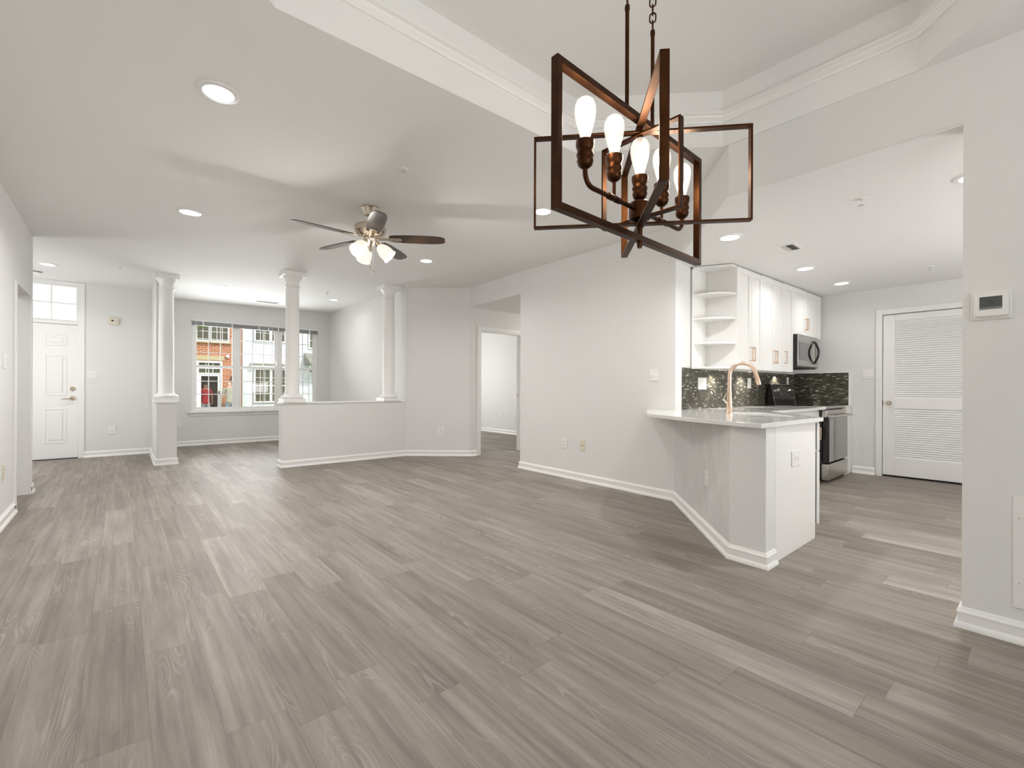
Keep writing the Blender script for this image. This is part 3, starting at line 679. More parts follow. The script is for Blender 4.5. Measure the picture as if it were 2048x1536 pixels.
# ------------------------------------------------------------------ ceiling fittings
def downlight(x, y, z, r, power, label, first=[None]):
    if first[0] is None:
        o = thing('recessed_light', label, 'ceiling light', (x, y, z), group='lit recessed ceiling lights')
        mb = MB(); mb.lathe([(0.070, -0.004), (0.074, -0.010), (0.098, -0.006), (0.100, 0.0), (0.070, 0.0)], seg=40, cap=False); mb.build('trim_ring', M['plastic'], o)
        mb = MB(); mb.lathe([(0.001, -0.005), (0.071, -0.005), (0.071, -0.002)], seg=40, cap=False); mb.build('light_lens', M['lens'], o)
        first[0] = o
    else:
        o = dup(first[0], (x, y, z), label=label)
    lamp('downlight_glow', 'AREA', (x, y, z - 0.015), power, 0.13, (1, 0.985, 0.96), (0, 0, -1), spread=2.7)
PW = 7.5
for x, y, pf, lab in ((0.395, 2.91, 1.1, 'recessed ceiling light nearest the camera, left of the ceiling tray'), (0.47, 5.135, 1.4, 'recessed ceiling light midway along the left of the ceiling, left of the fan'),
                  (-0.748, 8.64, 0.8, 'recessed ceiling light over the front door entry'), (1.231, 8.79, 0.7, 'recessed ceiling light above the bay between left and middle columns'),
                  (2.99, 5.22, 0.9, 'recessed ceiling light just right of the ceiling fan'), (3.07, 8.84, 0.18, 'recessed ceiling light above the bay between middle and right columns'),
                  (2.93, 3.015, 0.6, 'recessed ceiling light seen through the chandelier frame at left')):
    downlight(x, y, zc(x, y), 0.1, PW * pf, lab)
for x, y, pf, lab in ((3.87, 1.74, 0.9, 'recessed kitchen ceiling light over the peninsula sink'), (5.56, 1.70, 0.25, 'recessed kitchen ceiling light in front of the tall cabinets'),
                  (6.75, 1.67, 0.25, 'recessed kitchen ceiling light in front of the microwave'), (3.86, 0.29, 1.0, 'recessed kitchen ceiling light partly hidden by the right wall')):
    downlight(x, y, zk(x, y), 0.1, PW * pf, lab)

def sprinkler(x, y, z, label, first=[None]):
    if first[0] is None:
        o = thing('fire_sprinkler', label, 'sprinkler', (x, y, z), group='ceiling fire sprinklers')
        MB().lathe([(0.036, 0), (0.034, -0.004), (0.012, -0.006)], seg=24, cap=False).build('escutcheon', M['plastic'], o)
        mb = MB(); mb.lathe([(0.010, 0), (0.010, -0.018), (0.006, -0.022)], seg=12); mb.tube([(0.009, 0, -0.018), (0.011, 0, -0.03), (0.003, 0, -0.042)], 0.0025, 8); mb.tube([(-0.009, 0, -0.018), (-0.011, 0, -0.03), (-0.003, 0, -0.042)], 0.0025, 8); mb.build('sprinkler_body', M['chrome'], o)
        mb = MB(); mb.lathe([(0.002, -0.04), (0.017, -0.044), (0.018, -0.046), (0.002, -0.046)], seg=16); mb.build('deflector', M['chrome'], o)
        first[0] = o
    else: dup(first[0], (x, y, z), label=label)
for x, y, lab in ((1.576, 3.09, 'chrome fire sprinkler on the ceiling between fan and tray'), (-0.015, 8.12, 'small fire sprinkler on the ceiling left of the left column'), (2.73, 8.17, 'small fire sprinkler on the ceiling right of the middle column')):
    sprinkler(x, y, zc(x, y), lab)
for x, y, lab in ((3.744, 0.82, 'chrome fire sprinkler on the kitchen ceiling nearest the soffit'), (6.525, 0.83, 'chrome fire sprinkler on the kitchen ceiling before the louvered door')):
    sprinkler(x, y, zk(x, y), lab)
sd = thing('smoke_detector', 'small smoke detector on the entry ceiling above the transom', 'smoke detector', (-0.93, 9.3, zc(-0.93, 9.3)))
MB().lathe([(0.07, 0), (0.068, -0.022), (0.055, -0.034), (0.001, -0.036)], seg=28, cap=False).build('detector_housing', P, sd)
MB().lathe([(0.069, -0.008), (0.0705, -0.010), (0.0705, -0.016), (0.069, -0.018)], seg=28, cap=False).build('detector_vents', M['dark'], sd)
sd2 = thing('smoke_detector', 'small smoke detector on the hall ceiling at the opening edge', 'smoke detector', (5.03, 5.45, HALLZ))
MB().lathe([(0.065, 0), (0.063, -0.02), (0.05, -0.032), (0.001, -0.034)], seg=28, cap=False).build('detector_housing', M['ventslat'], sd2)

def ceil_vent(x, y, z, wx, wy, label, along):
    o = thing('ceiling_vent', label, 'vent', (x, y, z), group=None)
    mb = MB(); t = 0.028
    for a in ((-wx / 2 - t, -wy / 2 - t, wx / 2 + t, -wy / 2), (-wx / 2 - t, wy / 2, wx / 2 + t, wy / 2 + t), (-wx / 2 - t, -wy / 2, -wx / 2, wy / 2), (wx / 2, -wy / 2, wx / 2 + t, wy / 2)): mb.box(a[0], a[1], -0.007, a[2], a[3], 0)
    mb.build('vent_frame', P, o, bevel=0.002)
    MB().box(-wx / 2, -wy / 2, -0.0012, wx / 2, wy / 2, -0.0004).build('vent_opening', M['gap'], o)
    mb = MB(); L, n = (wx, wy) if along == 'x' else (wy, wx); k = int(n / 0.018)
    for i in range(k):
        p = -n / 2 + (i + 0.5) * n / k; s = 1 if i < k / 2 else -1
        if along == 'x': mb.obox((0, p, -0.006), (L / 2, 0, 0), (0, 0.006, s * 0.004), (0, 0, 0.0006))
        else: mb.obox((p, 0, -0.006), (0, L / 2, 0), (-0.006, 0, -s * 0.004), (0, 0, 0.0006))
    mb.build('vent_slats', M['ventslat'], o, smooth=0)
ceil_vent(4.59, 1.525, zk(4.59, 1.52), 0.20, 0.10, 'small square air vent on the kitchen ceiling', 'x')
ceil_vent(2.17, 9.97, zc(2.17, 9.97), 0.36, 0.10, 'narrow air vent on the bay ceiling above the window', 'x')

# ------------------------------------------------------------------ ceiling fan
FX, FY = 1.70, 3.965; FZ = zc(FX, FY)
fan = thing('ceiling_fan', 'five-blade ceiling fan with dark blades and lit frosted shades', 'fan', (FX, FY, FZ))
MB().lathe([(0.082, 0), (0.084, -0.012), (0.076, -0.024), (0.056, -0.075), (0.020, -0.085)], seg=36).build('canopy', M['nickel'], fan)
MB().lathe([(0.013, -0.07), (0.013, -0.165)], seg=16).build('downrod', M['nickel'], fan)
MB().lathe([(0.02, -0.145), (0.075, -0.150), (0.128, -0.165), (0.138, -0.178), (0.138, -0.222), (0.128, -0.232), (0.105, -0.252), (0.07, -0.262), (0.03, -0.264)], seg=44).build('motor_housing', M['nickel'], fan)
MB().lathe([(0.06, -0.262), (0.062, -0.285), (0.05, -0.31), (0.045, -0.325), (0.03, -0.345), (0.012, -0.385), (0.004, -0.395)], seg=32).build('light_kit', M['nickel'], fan)
BZ = -0.272
for k in range(5):
    a = math.radians(-35 + 72 * k); q = Matrix.Rotation(a, 4, 'Z') @ Matrix.Translation((0, 0, BZ)) @ Matrix.Rotation(math.radians(-11), 4, 'X')
    mb = MB()
    prof = [(0.17, 0.045), (0.20, 0.056), (0.30, 0.066), (0.45, 0.070), (0.58, 0.066), (0.64, 0.054), (0.665, 0.034)]
    pts = [(x, y) for x, y in prof] + [(x, -y) for x, y in reversed(prof)]
    mb.prism(pts, -0.003, 0.004)
    bmesh.ops.transform(mb.bm, matrix=q, verts=mb.bm.verts); mb.build('fan_blade', M['blade'], fan, bevel=0.0015)
    mb = MB(); mb.prism([(0.07, 0.022), (0.14, 0.018), (0.20, 0.030), (0.262, 0.028), (0.278, 0.012), (0.278, -0.012), (0.262, -0.028), (0.20, -0.030), (0.14, -0.018), (0.07, -0.022)], -0.011, -0.0035)
    for x in (0.21, 0.25): mb.lathe([(0.006, 0), (0.005, 0.003)], (x, 0, -0.011), 10, (0, 0, -1))
    bmesh.ops.transform(mb.bm, matrix=q, verts=mb.bm.verts); mb.build('blade_bracket', M['nickel'], fan, bevel=0.002)
for a in (math.radians(-153), math.radians(-33), math.radians(87)):
    d = Vector((math.cos(a), math.sin(a), 0)); ax = (d * 0.72 + Vector((0, 0, -0.69))).normalized(); st = d * 0.05 + Vector((0, 0, -0.315))
    arm = MB().tube([d * 0.03 + Vector((0, 0, -0.30)), d * 0.06 + Vector((0, 0, -0.305)), st + ax * 0.045], [0.011, 0.012, 0.018], 12).build('lamp_arm', M['nickel'], fan)
    mb = MB(); mb.lathe([(0.026, 0.035), (0.040, 0.050), (0.056, 0.085), (0.063, 0.125), (0.062, 0.155), (0.066, 0.172), (0.062, 0.170), (0.058, 0.153), (0.059, 0.125), (0.052, 0.087), (0.036, 0.054)], st, 28, ax, cap=False)
    mb.build('lamp_shade', M['shade'], fan)
    lamp('fan_bulb', 'POINT', Vector((FX, FY, FZ)) + st + ax * 0.15, 12.0, 0.03, (1, 0.965, 0.92))
for dx, dz in ((-0.012, -0.53), (0.02, -0.56)):
    c = MB().tube([(dx, -0.02, -0.33), (dx, -0.02, dz)], 0.0016, 6).build('pull_chain', M['plastic'], fan)
    MB().lathe([(0.003, 0), (0.006, -0.008), (0.006, -0.026), (0.002, -0.03)], (dx, -0.02, dz), 10).build('chain_pull', M['nickel'], c)

# ------------------------------------------------------------------ chandelier
HX, HY = 1.4, 0.947
chd = thing('chandelier', 'bronze chandelier of crossed rectangular frames with five filament bulbs', 'chandelier', (HX, HY, 0))
def hoop(name, ang, L, z0, z1, t, w):
    a = math.radians(ang); d = Vector((math.cos(a), math.sin(a), 0)); p = Vector((-d.y, d.x, 0)); mb = MB()
    for s in (-1, 1): mb.obox(d * s * (L / 2 - t / 2) + Vector((0, 0, (z0 + z1) / 2)), d * (t / 2), p * (w / 2), (0, 0, (z1 - z0) / 2))
    for z in (z0 + t / 2, z1 - t / 2): mb.obox((0, 0, z), d * (L / 2 - t), p * (w / 2), (0, 0, t / 2))
    return mb.build(name, M['bronze'], chd, bevel=0.0012)
hoop('frame_hoop', 2, 0.90, EYE + 0.522, EYE + 0.966, 0.021, 0.026)
hoop('frame_hoop', 44, 0.752, EYE + 0.574, EYE + 0.933, 0.007, 0.027)
hoop('frame_hoop', -47.5, 0.752, EYE + 0.583, EYE + 0.914, 0.007, 0.026)
hoop('frame_hoop', 92, 0.315, EYE + 0.602, EYE + 0.905, 0.007, 0.025)
b0 = EYE + 0.612
mb = MB(); mb.lathe([(0.008, -0.11), (0.010, -0.10), (0.010, -0.02), (0.036, -0.01), (0.038, 0.0), (0.038, 0.045), (0.030, 0.052)], (0, 0, b0), 28); mb.build('hub', M['bronze'], chd)
mb = MB(); mb.lathe([(0.006, EYE + 0.88), (0.010, EYE + 0.885), (0.010, EYE + 0.945), (0.006, EYE + 0.95)], seg=16); mb.build('top_pivot', M['bronze'], chd)
ba = math.radians(2); bd = Vector((math.cos(ba), math.sin(ba), 0))
zb = b0 + 0.022
mb = MB()
for s in (-1, 1):
    pts = [bd * s * 0.03 + Vector((0, 0, zb)), bd * s * 0.27 + Vector((0, 0, zb))]
    for k in range(1, 7):
        t = k / 6 * PI / 2; pts.append(bd * s * (0.27 + 0.038 * math.sin(t)) + Vector((0, 0, zb + 0.038 * (1 - math.cos(t)))))
    pts.append(bd * s * 0.308 + Vector((0, 0, zb + 0.055)))
    mb.tube(pts, 0.0078, 12)
    for dd in (0.135, 0.175): mb.lathe([(0.0108, -0.012), (0.0108, 0.012)], bd * s * dd + Vector((0, 0, zb)), 14, tuple(bd))
mb.build('light_bar', M['bronze'], chd)
socks = []
for i, L in enumerate((-0.308, -0.155, 0.0, 0.15, 0.308)):
    base_ = bd * L + Vector((0, 0, zb + (0.055 if abs(L) > 0.2 else 0.062 if abs(L) > 0.1 else 0.042)))
    if 0.1 < abs(L) < 0.2: MB().tube([bd * L + Vector((0, 0, zb)), base_], 0.006, 10).build('socket_stem', M['bronze'], chd)
    mb = MB(); mb.lathe([(0.010, -0.006), (0.022, 0.004), (0.026, 0.018), (0.023, 0.026), (0.0265, 0.032), (0.0265, 0.040), (0.023, 0.046), (0.0255, 0.054), (0.0285, 0.064), (0.0285, 0.078), (0.024, 0.080)], base_, 28); sk = mb.build('lamp_socket', M['bronze'], chd, smooth=60)
    mb = MB(); mb.lathe([(0.013, 0.078), (0.015, 0.09), (0.021, 0.112), (0.030, 0.145), (0.0335, 0.168), (0.0325, 0.187), (0.026, 0.203), (0.015, 0.212), (0.001, 0.2155)], base_, 28, cap=False); bl = mb.build('bulb', M['bulb'], chd)
    mb = MB()
    for k in range(4):
        a = PI / 2 * k + 0.4; e = Vector((math.cos(a), math.sin(a), 0))
        mb.tube([base_ + e * 0.005 + Vector((0, 0, 0.105)), base_ + e * 0.012 + Vector((0, 0, 0.188))], 0.0018, 6)
    mb.build('filament', M['filament'], bl)
    lamp('bulb_glow', 'POINT', Vector((HX, HY, 0)) + base_ + Vector((0, 0, 0.15)), 1.6, 0.03, (1, 0.87, 0.70))
def link(mb, c, ang, h=0.036, w=0.011, r=0.0026):
    d = Vector((math.cos(ang), math.sin(ang), 0)); pts = []
    for k in range(16):
        t = 2 * PI * k / 16; pts.append(Vector(c) + d * (w * math.cos(t)) + Vector((0, 0, (h / 2 - w) * (1 if math.sin(t) > 0 else -1) + w * math.sin(t))))
    mb.tube(pts, r, 8, closed=True)
for s in (-1, 1):
    p = bd * s * 0.082
    MB().lathe([(0.0068, EYE + 0.955), (0.0068, EYE + 1.297), (0.0085, EYE + 1.30), (0.0085, EYE + 1.315), (0.004, EYE + 1.322)], p, 14).build('suspension_rod', M['bronze'], chd)
    mb = MB(); z = EYE + 1.334; k = 0
    while z < 3.06: link(mb, p + Vector((0, 0, z)), 0.5 + (PI / 2) * (k % 2)); z += 0.0295; k += 1
    mb.build('suspension_chain', M['bronze'], chd)
MB().prism([(0.14 * math.cos(t * PI / 16), 0.05 * math.sin(t * PI / 16)) for t in range(32)], 3.07, 3.10).build('canopy', M['bronze'], chd, bevel=0.004)

# ------------------------------------------------------------------ kitchen: wall tile, cabinets, microwave, stove
bs = thing('tile_backsplash', 'dark glass mosaic backsplash on the kitchen back wall', 'backsplash', (0, 0, 0))
MB().box(4.345, 2.443, 0.914, 7.565, 2.455, 1.345).build('mosaic_tile', M['mosaic_x'], bs, smooth=0)
MB().box(4.335, 2.440, 0.914, 4.345, 2.4545, 1.35).build('edge_strip', M['trim'], bs)
bs2 = thing('tile_backsplash', 'dark glass mosaic backsplash on the side wall behind the stove', 'backsplash', (0, 0, 0))
MB().box(7.563, 1.785, 0.914, 7.575, 2.443, 1.36).build('mosaic_tile', M['mosaic_y'], bs2, smooth=0)
mb = MB(); mb.box(7.560, 1.770, 0.914, 7.575, 1.785, 1.372); mb.box(7.560, 1.785, 1.36, 7.575, 2.443, 1.372); mb.build('edge_strip', M['trim'], bs2)
plate('blank_plate', 'white blank plate on the backsplash left of the faucet', 'wall plate', (4.78, 2.443, 1.185), (0, -1, 0), 0.18, 0.128, 'none', P, None)
plate('light_switch', 'narrow white switch plate on the backsplash right of the faucet spout', 'switch', (5.98, 2.443, 1.2), (0, -1, 0), 0.095, 0.13, 'rocker1', P, None)
plate('wall_outlet', 'white outlet on the backsplash above the stove control panel', 'outlet', (7.27, 2.443, 1.24), (0, -1, 0), 0.075, 0.12, 'outlet', P, None)

CF = 2.10; CB = 2.443
def pull(parent, x, y, z0, z1, mat):
    mb = MB(); mb.box(x - 0.006, y - 0.034, z0, x + 0.006, y - 0.024, z1)
    for z in (z0 + 0.006, z1 - 0.006): mb.box(x - 0.006, y - 0.03, z - 0.006, x + 0.006, y + 0.004, z + 0.006)
    return mb.build('handle', mat, parent, bevel=0.0015)
def shaker(parent, x0, x1, z0, z1, y, t=0.02, rail=0.06):
    mb = MB(); g = 0.002
    x0 += g; x1 -= g
    mb.box(x0, y - t, z0, x0 + rail, y, z1); mb.box(x1 - rail, y - t, z0, x1, y, z1); mb.box(x0 + rail, y - t, z0, x1 - rail, y, z0 + rail); mb.box(x0 + rail, y - t, z1 - rail, x1 - rail, y, z1)
    mb.box(x0 + rail, y - t * 0.5, z0 + rail, x1 - rail, y, z1 - rail)
    return mb.build('door', M['cab'], parent, bevel=0.0015)
def upper(x0, x1, z0, doors, label):
    o = thing('upper_cabinet', label, 'cabinet', (x0, CB, z0), group='white upper cabinets')
    zt = zk(x0, 0) - 0.010; yf = CF + 0.02 - CB; h = zt - z0; w = x1 - x0
    MB().box(0.001, yf, 0, w - 0.001, 0, h).build('cabinet_body', M['cab'], o)
    for a, b, hs, hz in doors:
        d = shaker(o, a - x0, b - x0, 0.0, h, yf)
        hx = (b - x0 - 0.03) if hs == 'r' else (a - x0 + 0.03)
        pull(d, hx, yf - 0.02, hz - z0, hz - z0 + 0.15, M['copper'])
    return o
upper(4.855, 5.49, 1.338, [(4.855, 5.195, 'r', 1.43), (5.195, 5.49, 'l', 1.43)], 'white two-door upper cabinet next to the open end shelves')
upper(5.49, 6.12, 1.34, [(5.49, 5.83, 'r', 1.43), (5.83, 6.12, 'l', 1.43)], 'white two-door upper cabinet in the middle of the row')
upper(6.12, 6.446, 1.342, [(6.12, 6.446, 'l', 1.44)], 'narrow single-door white upper cabinet left of the microwave')
upper(6.446, 7.51, 1.828, [(6.446, 6.89, 'r', 1.91), (6.89, 7.51, 'l', 1.91)], 'short two-door white cabinet above the microwave')
# end open shelf: quarter-round shelves
es = thing('open_end_shelf', 'white open end shelf unit with curved shelves beside the upper cabinets', 'shelf', (4.855, CB, 1.338))
zt = zk(4.8, 0) - 0.010 - 1.338
mb = MB(); mb.box(-0.30, -0.014, 0, 0, 0, zt); mb.build('back_panel', M['cab'], es)
MB().box(-0.014, -0.345, 0, 0, -0.014, zt).build('side_panel', M['cab'], es)
def shelfpts(rx, ry): return [(-0.014, -0.014)] + [(-0.014 - rx * math.sin(t * PI / 24), -0.014 - ry * math.cos(t * PI / 24)) for t in range(13)]
for z in (0.0, 0.255, 0.51, 0.765):
    MB().prism(shelfpts(0.27, 0.32), z, z + 0.018).build('shelf_board', M['cab'], es, bevel=0.002)
MB().prism([(-0.30, 0), (-0.30, -0.03), (-0.13, -0.345), (0, -0.345), (0, 0)], zt - 0.018, zt).build('top_board', M['cab'], es)

mw = thing('microwave', 'stainless over-range microwave with black side and curved handle', 'microwave', (6.455, CB, 1.412))
MB().box(0, -0.384, 0, 0.775, 0, 0.412).build('microwave_body', M['black'], mw)
MB().box(0.001, -0.393, 0.012, 0.775, -0.384, 0.405).build('door', M['steel'], mw, bevel=0.003)
MB().box(0.045, -0.396, 0.085, 0.50, -0.392, 0.315).build('door_window', M['bglass'], mw)
MB().box(0.655, -0.396, 0.06, 0.76, -0.392, 0.36).build('control_panel', M['bglass'], mw)
pts = []; 
for k in range(13):
    t = k / 12; pts.append((0.585, -0.398 - 0.055 * math.sin(PI * t), 0.055 + 0.30 * t))
MB().tube(pts, [0.012] + [0.013] * 11 + [0.012], 10).build('handle', M['black'], mw)
MB().box(0.03, -0.37, -0.012, 0.745, -0.03, 0.0).build('vent_grille', M['gap'], mw)
MB().box(0.02, -0.13, -0.05, 0.70, -0.001, -0.012).build('rear_vent_box', M['steel'], mw)

STX0, STX1 = 6.445, 7.26
st = thing('stove', 'black and stainless electric range with rear control panel', 'stove', (STX0, 2.443, 0)); w = STX1 - STX0
MB().box(0.0, -0.655, 0.03, w, -0.03, 0.895).build('range_body', M['black'], st)
MB().box(-0.003, -0.70, 0.895, w + 0.003, -0.03, 0.918).build('cooktop', M['steel'], st, bevel=0.003)
MB().box(0.025, -0.64, 0.918, w - 0.025, -0.11, 0.921).build('cooktop_glass', M['bglass'], st)
dr = MB().box(0.02, -0.715, 0.245, w - 0.005, -0.655, 0.80).build('oven_door', M['black'], st, bevel=0.004)
MB().box(0.045, -0.722, 0.25, w - 0.01, -0.714, 0.775).build('oven_window', M['bglass'], dr)
MB().box(0.0, -0.705, 0.79, w, -0.655, 0.875).build('front_rail', M['steel'], st, bevel=0.004)
mb = MB(); mb.tube([(0.04, -0.775, 0.805), (w - 0.04, -0.775, 0.805)], 0.015, 14); mb.box(0.03, -0.78, 0.79, 0.06, -0.70, 0.82); mb.box(w - 0.06, -0.78, 0.79, w - 0.03, -0.70, 0.82); mb.build('handle', M['steel'], dr)
MB().box(0.0, -0.722, 0.035, w, -0.655, 0.225).build('storage_drawer', M['steel'], st, bevel=0.004)
mb = MB(); y0, y1 = -0.10, -0.03
v = [(0.03, -0.125, 0.921), (0.03, -0.075, 1.195), (0.03, -0.03, 1.195), (0.03, -0.03, 0.921)]
a = [mb.bm.verts.new(p) for p in v]; b = [mb.bm.verts.new((w - 0.03, p[1], p[2])) for p in v]
mb.bm.faces.new(a); mb.bm.faces.new(b[::-1])
for i in range(4): mb.bm.faces.new((a[i], b[i], b[(i + 1) % 4], a[(i + 1) % 4]))
mb.build('control_panel', M['black'], st)
for x in (0.026, w - 0.034): MB().obox((x + 0.004, -0.1005, 1.058), (0.004, 0, 0), (0, 0.0248, 0.136), (0, -0.002, 0.0004)).build('panel_edge', M['chrome'], st)
mb = MB(); nv = Vector((0, -0.984, 0.179)); 
mb.obox((w / 2, -0.101, 1.075), (w / 2 - 0.035, 0, 0), (0, 0.0164, 0.09), tuple(nv * 0.002)); mb.build('panel_fascia', M['bglass'], st)
for z, t in ((1.19, 0.006), (1.02, 0.004)):
    MB().box(0.03, -0.125 + (z - 0.921) * 0.182 - 0.006, z - t, w - 0.03, -0.12 + (z - 0.921) * 0.182, z + t).build('panel_trim', M['steel'], st)
for x in (0.10, 0.20, w - 0.20, w - 0.10):
    MB().lathe([(0.024, 0), (0.023, 0.012), (0.019, 0.028), (0.001, 0.030)], (x, -0.093, 1.11), 20, tuple(nv), cap=False).build('knob', M['steel'], st)
MB().obox((w / 2, -0.0965, 1.10), (0.11, 0, 0), (0, 0.0055, 0.03), tuple(nv * 0.002)).build('display', M['bglass'], st)
o = MB().box(STX1 + 0.006, 1.76, 0.0, 7.573, 2.44, 0.884).build('base_cabinet', M['cab']); tag(o, 'narrow white filler cabinet between stove and side wall', 'cabinet')
o = MB().box(STX1 + 0.004, 1.745, 0.885, 7.560, 2.44, 0.914).build('countertop', M['quartz'], bevel=0.003); tag(o, 'narrow white countertop strip right of the stove', 'countertop')

# base cabinet run along the back wall and under the peninsula
bc = thing('base_cabinet', 'white base cabinet with drawers left of the stove', 'cabinet', (4.75, 2.443, 0)); bw = STX0 - 0.006 - 4.75
MB().box(0, -0.61, 0.10, bw, 0, 0.884).build('cabinet_body', M['cab'], bc); MB().box(0, -0.55, 0, bw, 0, 0.10).build('toe_kick', M['cab'], bc)
for i in range(3):
    xa, xb = bw * i / 3, bw * (i + 1) / 3
    d = MB().box(xa + 0.003, -0.63, 0.70, xb - 0.003, -0.61, 0.865).build('drawer', M['cab'], bc, bevel=0.002)
    MB().box((xa + xb) / 2 - 0.07, -0.66, 0.78, (xa + xb) / 2 + 0.07, -0.65, 0.79).build('handle', M['copper'], d)
    dd = shaker(bc, xa, xb, 0.115, 0.69, -0.61); pull(dd, xb - 0.035, -0.63, 0.52, 0.67, M['copper'])
pc = thing('peninsula_cabinet', 'white peninsula cabinet with plain end panel facing the room', 'cabinet', (0, 0, 0))
Q1 = Vector((4.0, 1.152)); Q2 = Q1 + ad * 0.96
nrm = Vector((ad.y, -ad.x)); SC = Vector((4.054, 1.595))
cut = [tuple(SC + ad * a + nrm * b) for a, b in ((0.32, 0.185), (0.32, -0.185), (-0.32, -0.185), (-0.32, 0.185))]
mb = MB(); mb.prism([(3.222, 1.175), (4.0, 1.175), tuple(Q2 + Vector((0.0, 0.03))), (4.72, 2.43), (4.36, 2.43), tuple(PB + Vector((0.16, -0.06)))], 0.10, 0.882, cut); mb.build('cabinet_body', M['cab'], pc, smooth=0)
MB().box(3.219, 1.1505, 0.0, 4.0, 1.172, 0.882).build('end_panel', M['cab'], pc, bevel=0.002)
nrm = Vector((ad.y, -ad.x))
for z0, z1, nm in ((0.665, 0.868, 'drawer'), (0.11, 0.655, 'door')):
    c = Q1 + ad * 0.45 + nrm * 0.022
    f = MB().obox((c.x, c.y, (z0 + z1) / 2), (ad.x * 0.45, ad.y * 0.45, 0), (nrm.x * 0.01, nrm.y * 0.01, 0), (0, 0, (z1 - z0) / 2)).build(nm, M['cab'], pc, bevel=0.002)
    hc = c + nrm * 0.035
    MB().obox((hc.x, hc.y, z1 - 0.05), (ad.x * 0.07, ad.y * 0.07, 0), (nrm.x * 0.005, nrm.y * 0.005, 0), (0, 0, 0.005)).build('handle', M['copper'], f)
plate('wall_outlet', 'white horizontal outlet on the plain end panel of the peninsula', 'outlet', (3.582, 1.150, 0.645), (0, -1, 0), 0.165, 0.105, 'outlet_h', P, None)

# countertop with sink cut-out
def bez(p, c, q, n=10): return [tuple((1 - t) ** 2 * Vector(p) + 2 * t * (1 - t) * Vector(c) + t * t * Vector(q)) for t in [i / n for i in range(n + 1)]]
edge = [(4.232, 2.76)] + bez((3.62, 2.375), (3.48, 2.28), (3.40, 2.165), 8) + bez((3.40, 2.165), (3.11, 1.68), (2.955, 1.134), 12)[1:]
outline = edge + [(4.035, 1.108), (4.745, 1.745), (STX0 - 0.004, 1.745), (STX0 - 0.004, 2.442), (4.25, 2.442), (4.232, 2.46)]
SC = Vector((4.054, 1.595)); su, sv = ad, nrm
def rr(c, u, v, a, b, r, n=6):
    pts = []
    for sx, sy, t0 in ((1, 1, 0), (-1, 1, PI / 2), (-1, -1, PI), (1, -1, 1.5 * PI)):
        for i in range(n + 1):
            t = t0 + i / n * PI / 2; p = c + u * (sx * (a - r) + r * math.cos(t)) + v * (sy * (b - r) + r * math.sin(t)); pts.append((p.x, p.y))
    return pts
hole = rr(SC, su, sv, 0.30, 0.165, 0.05)
ct = tag(MB().prism(outline, 0.884, 0.914, hole).build('countertop', M['quartz'], bevel=0.003, smooth=30), 'white quartz countertop with curved bar edge over the peninsula', 'countertop')
mb = MB(); o1 = rr(SC, su, sv, 0.299, 0.164, 0.05); o2 = rr(SC, su, sv, 0.28, 0.145, 0.04)
ra = [mb.bm.verts.new((p[0], p[1], 0.883)) for p in o1]; rb = [mb.bm.verts.new((p[0], p[1], 0.70)) for p in o2]; n = len(ra)
for i in range(n): mb.bm.faces.new((ra[i], ra[(i + 1) % n], rb[(i + 1) % n], rb[i]))
mb.bm.faces.new(rb)
sk = mb.build('sink', M['steel']); tag(sk, 'stainless undermount sink in the peninsula countertop', 'sink')
MB().lathe([(0.04, 0.701), (0.042, 0.704), (0.001, 0.703)], (SC.x, SC.y, 0), 20, cap=False).build('drain', M['chrome'], sk)
# faucet
fa = thing('kitchen_faucet', 'tall champagne bronze gooseneck faucet on the peninsula', 'faucet', (3.925, 1.762, 0.914))
fd = Vector((nrm.x, nrm.y, 0))
MB().lathe([(0.030, 0), (0.030, 0.006), (0.027, 0.01), (0.023, 0.07), (0.019, 0.14), (0.0165, 0.20), (0.0165, 0.205)], seg=28).build('faucet_body', M['copper'], fa)
R = 0.105; pts = [Vector((0, 0, 0.19)), Vector((0, 0, 0.325))]
for k in range(1, 15):
    t = k / 14 * PI * 0.94; pts.append(fd * (R - R * math.cos(t)) + Vector((0, 0, 0.325 + R * math.sin(t))))
MB().tube(pts, 0.0158, 16).build('spout', M['copper'], fa)
e = pts[-1]; ed = (pts[-1] - pts[-2]).normalized()
MB().lathe([(0.0155, 0), (0.0185, 0.012), (0.0195, 0.075), (0.0165, 0.10), (0.012, 0.101)], e, 20, tuple(ed)).build('spray_head', M['copper'], fa)
sd_ = -Vector((ad.x, ad.y, 0)) * 0 + Vector((-0.761, 0.648, 0))
MB().tube([Vector((0, 0, 0.085)), sd_ * 0.025 + Vector((0, 0, 0.10)), sd_ * 0.05 + Vector((0, 0, 0.125)), sd_ * 0.03 + Vector((0, 0, 0.165)), sd_ * 0.022 + Vector((0, 0, 0.185))], [0.014, 0.013, 0.009, 0.006, 0.004], 10).build('lever_handle', M['nickel'], fa)

# under-cabinet pucks
for x, lab in ((4.98, 'small under-cabinet puck light over the left of the backsplash'), (5.74, 'small under-cabinet puck light over the middle of the backsplash'), (6.8, 'small cooktop lamp under the microwave')):
    z = 1.337 if x < 6.5 else 1.36
    if x < 6.5:
        pk = thing('puck_light', lab, 'light', (x, 2.345, z)); MB().lathe([(0.03, 0), (0.03, -0.008), (0.025, -0.010)], seg=20).build('puck_ring', M['chrome'], pk); MB().lathe([(0.024, -0.0085), (0.001, -0.0105)], seg=20, cap=False).build('puck_lens', M['lens'], pk)
    lamp('puck_glow', 'SPOT', (x, 2.345, z - 0.02), 8, 0.015, (1, 0.95, 0.86), (0, 0.25, -1), spot=2.0, blend=0.7)

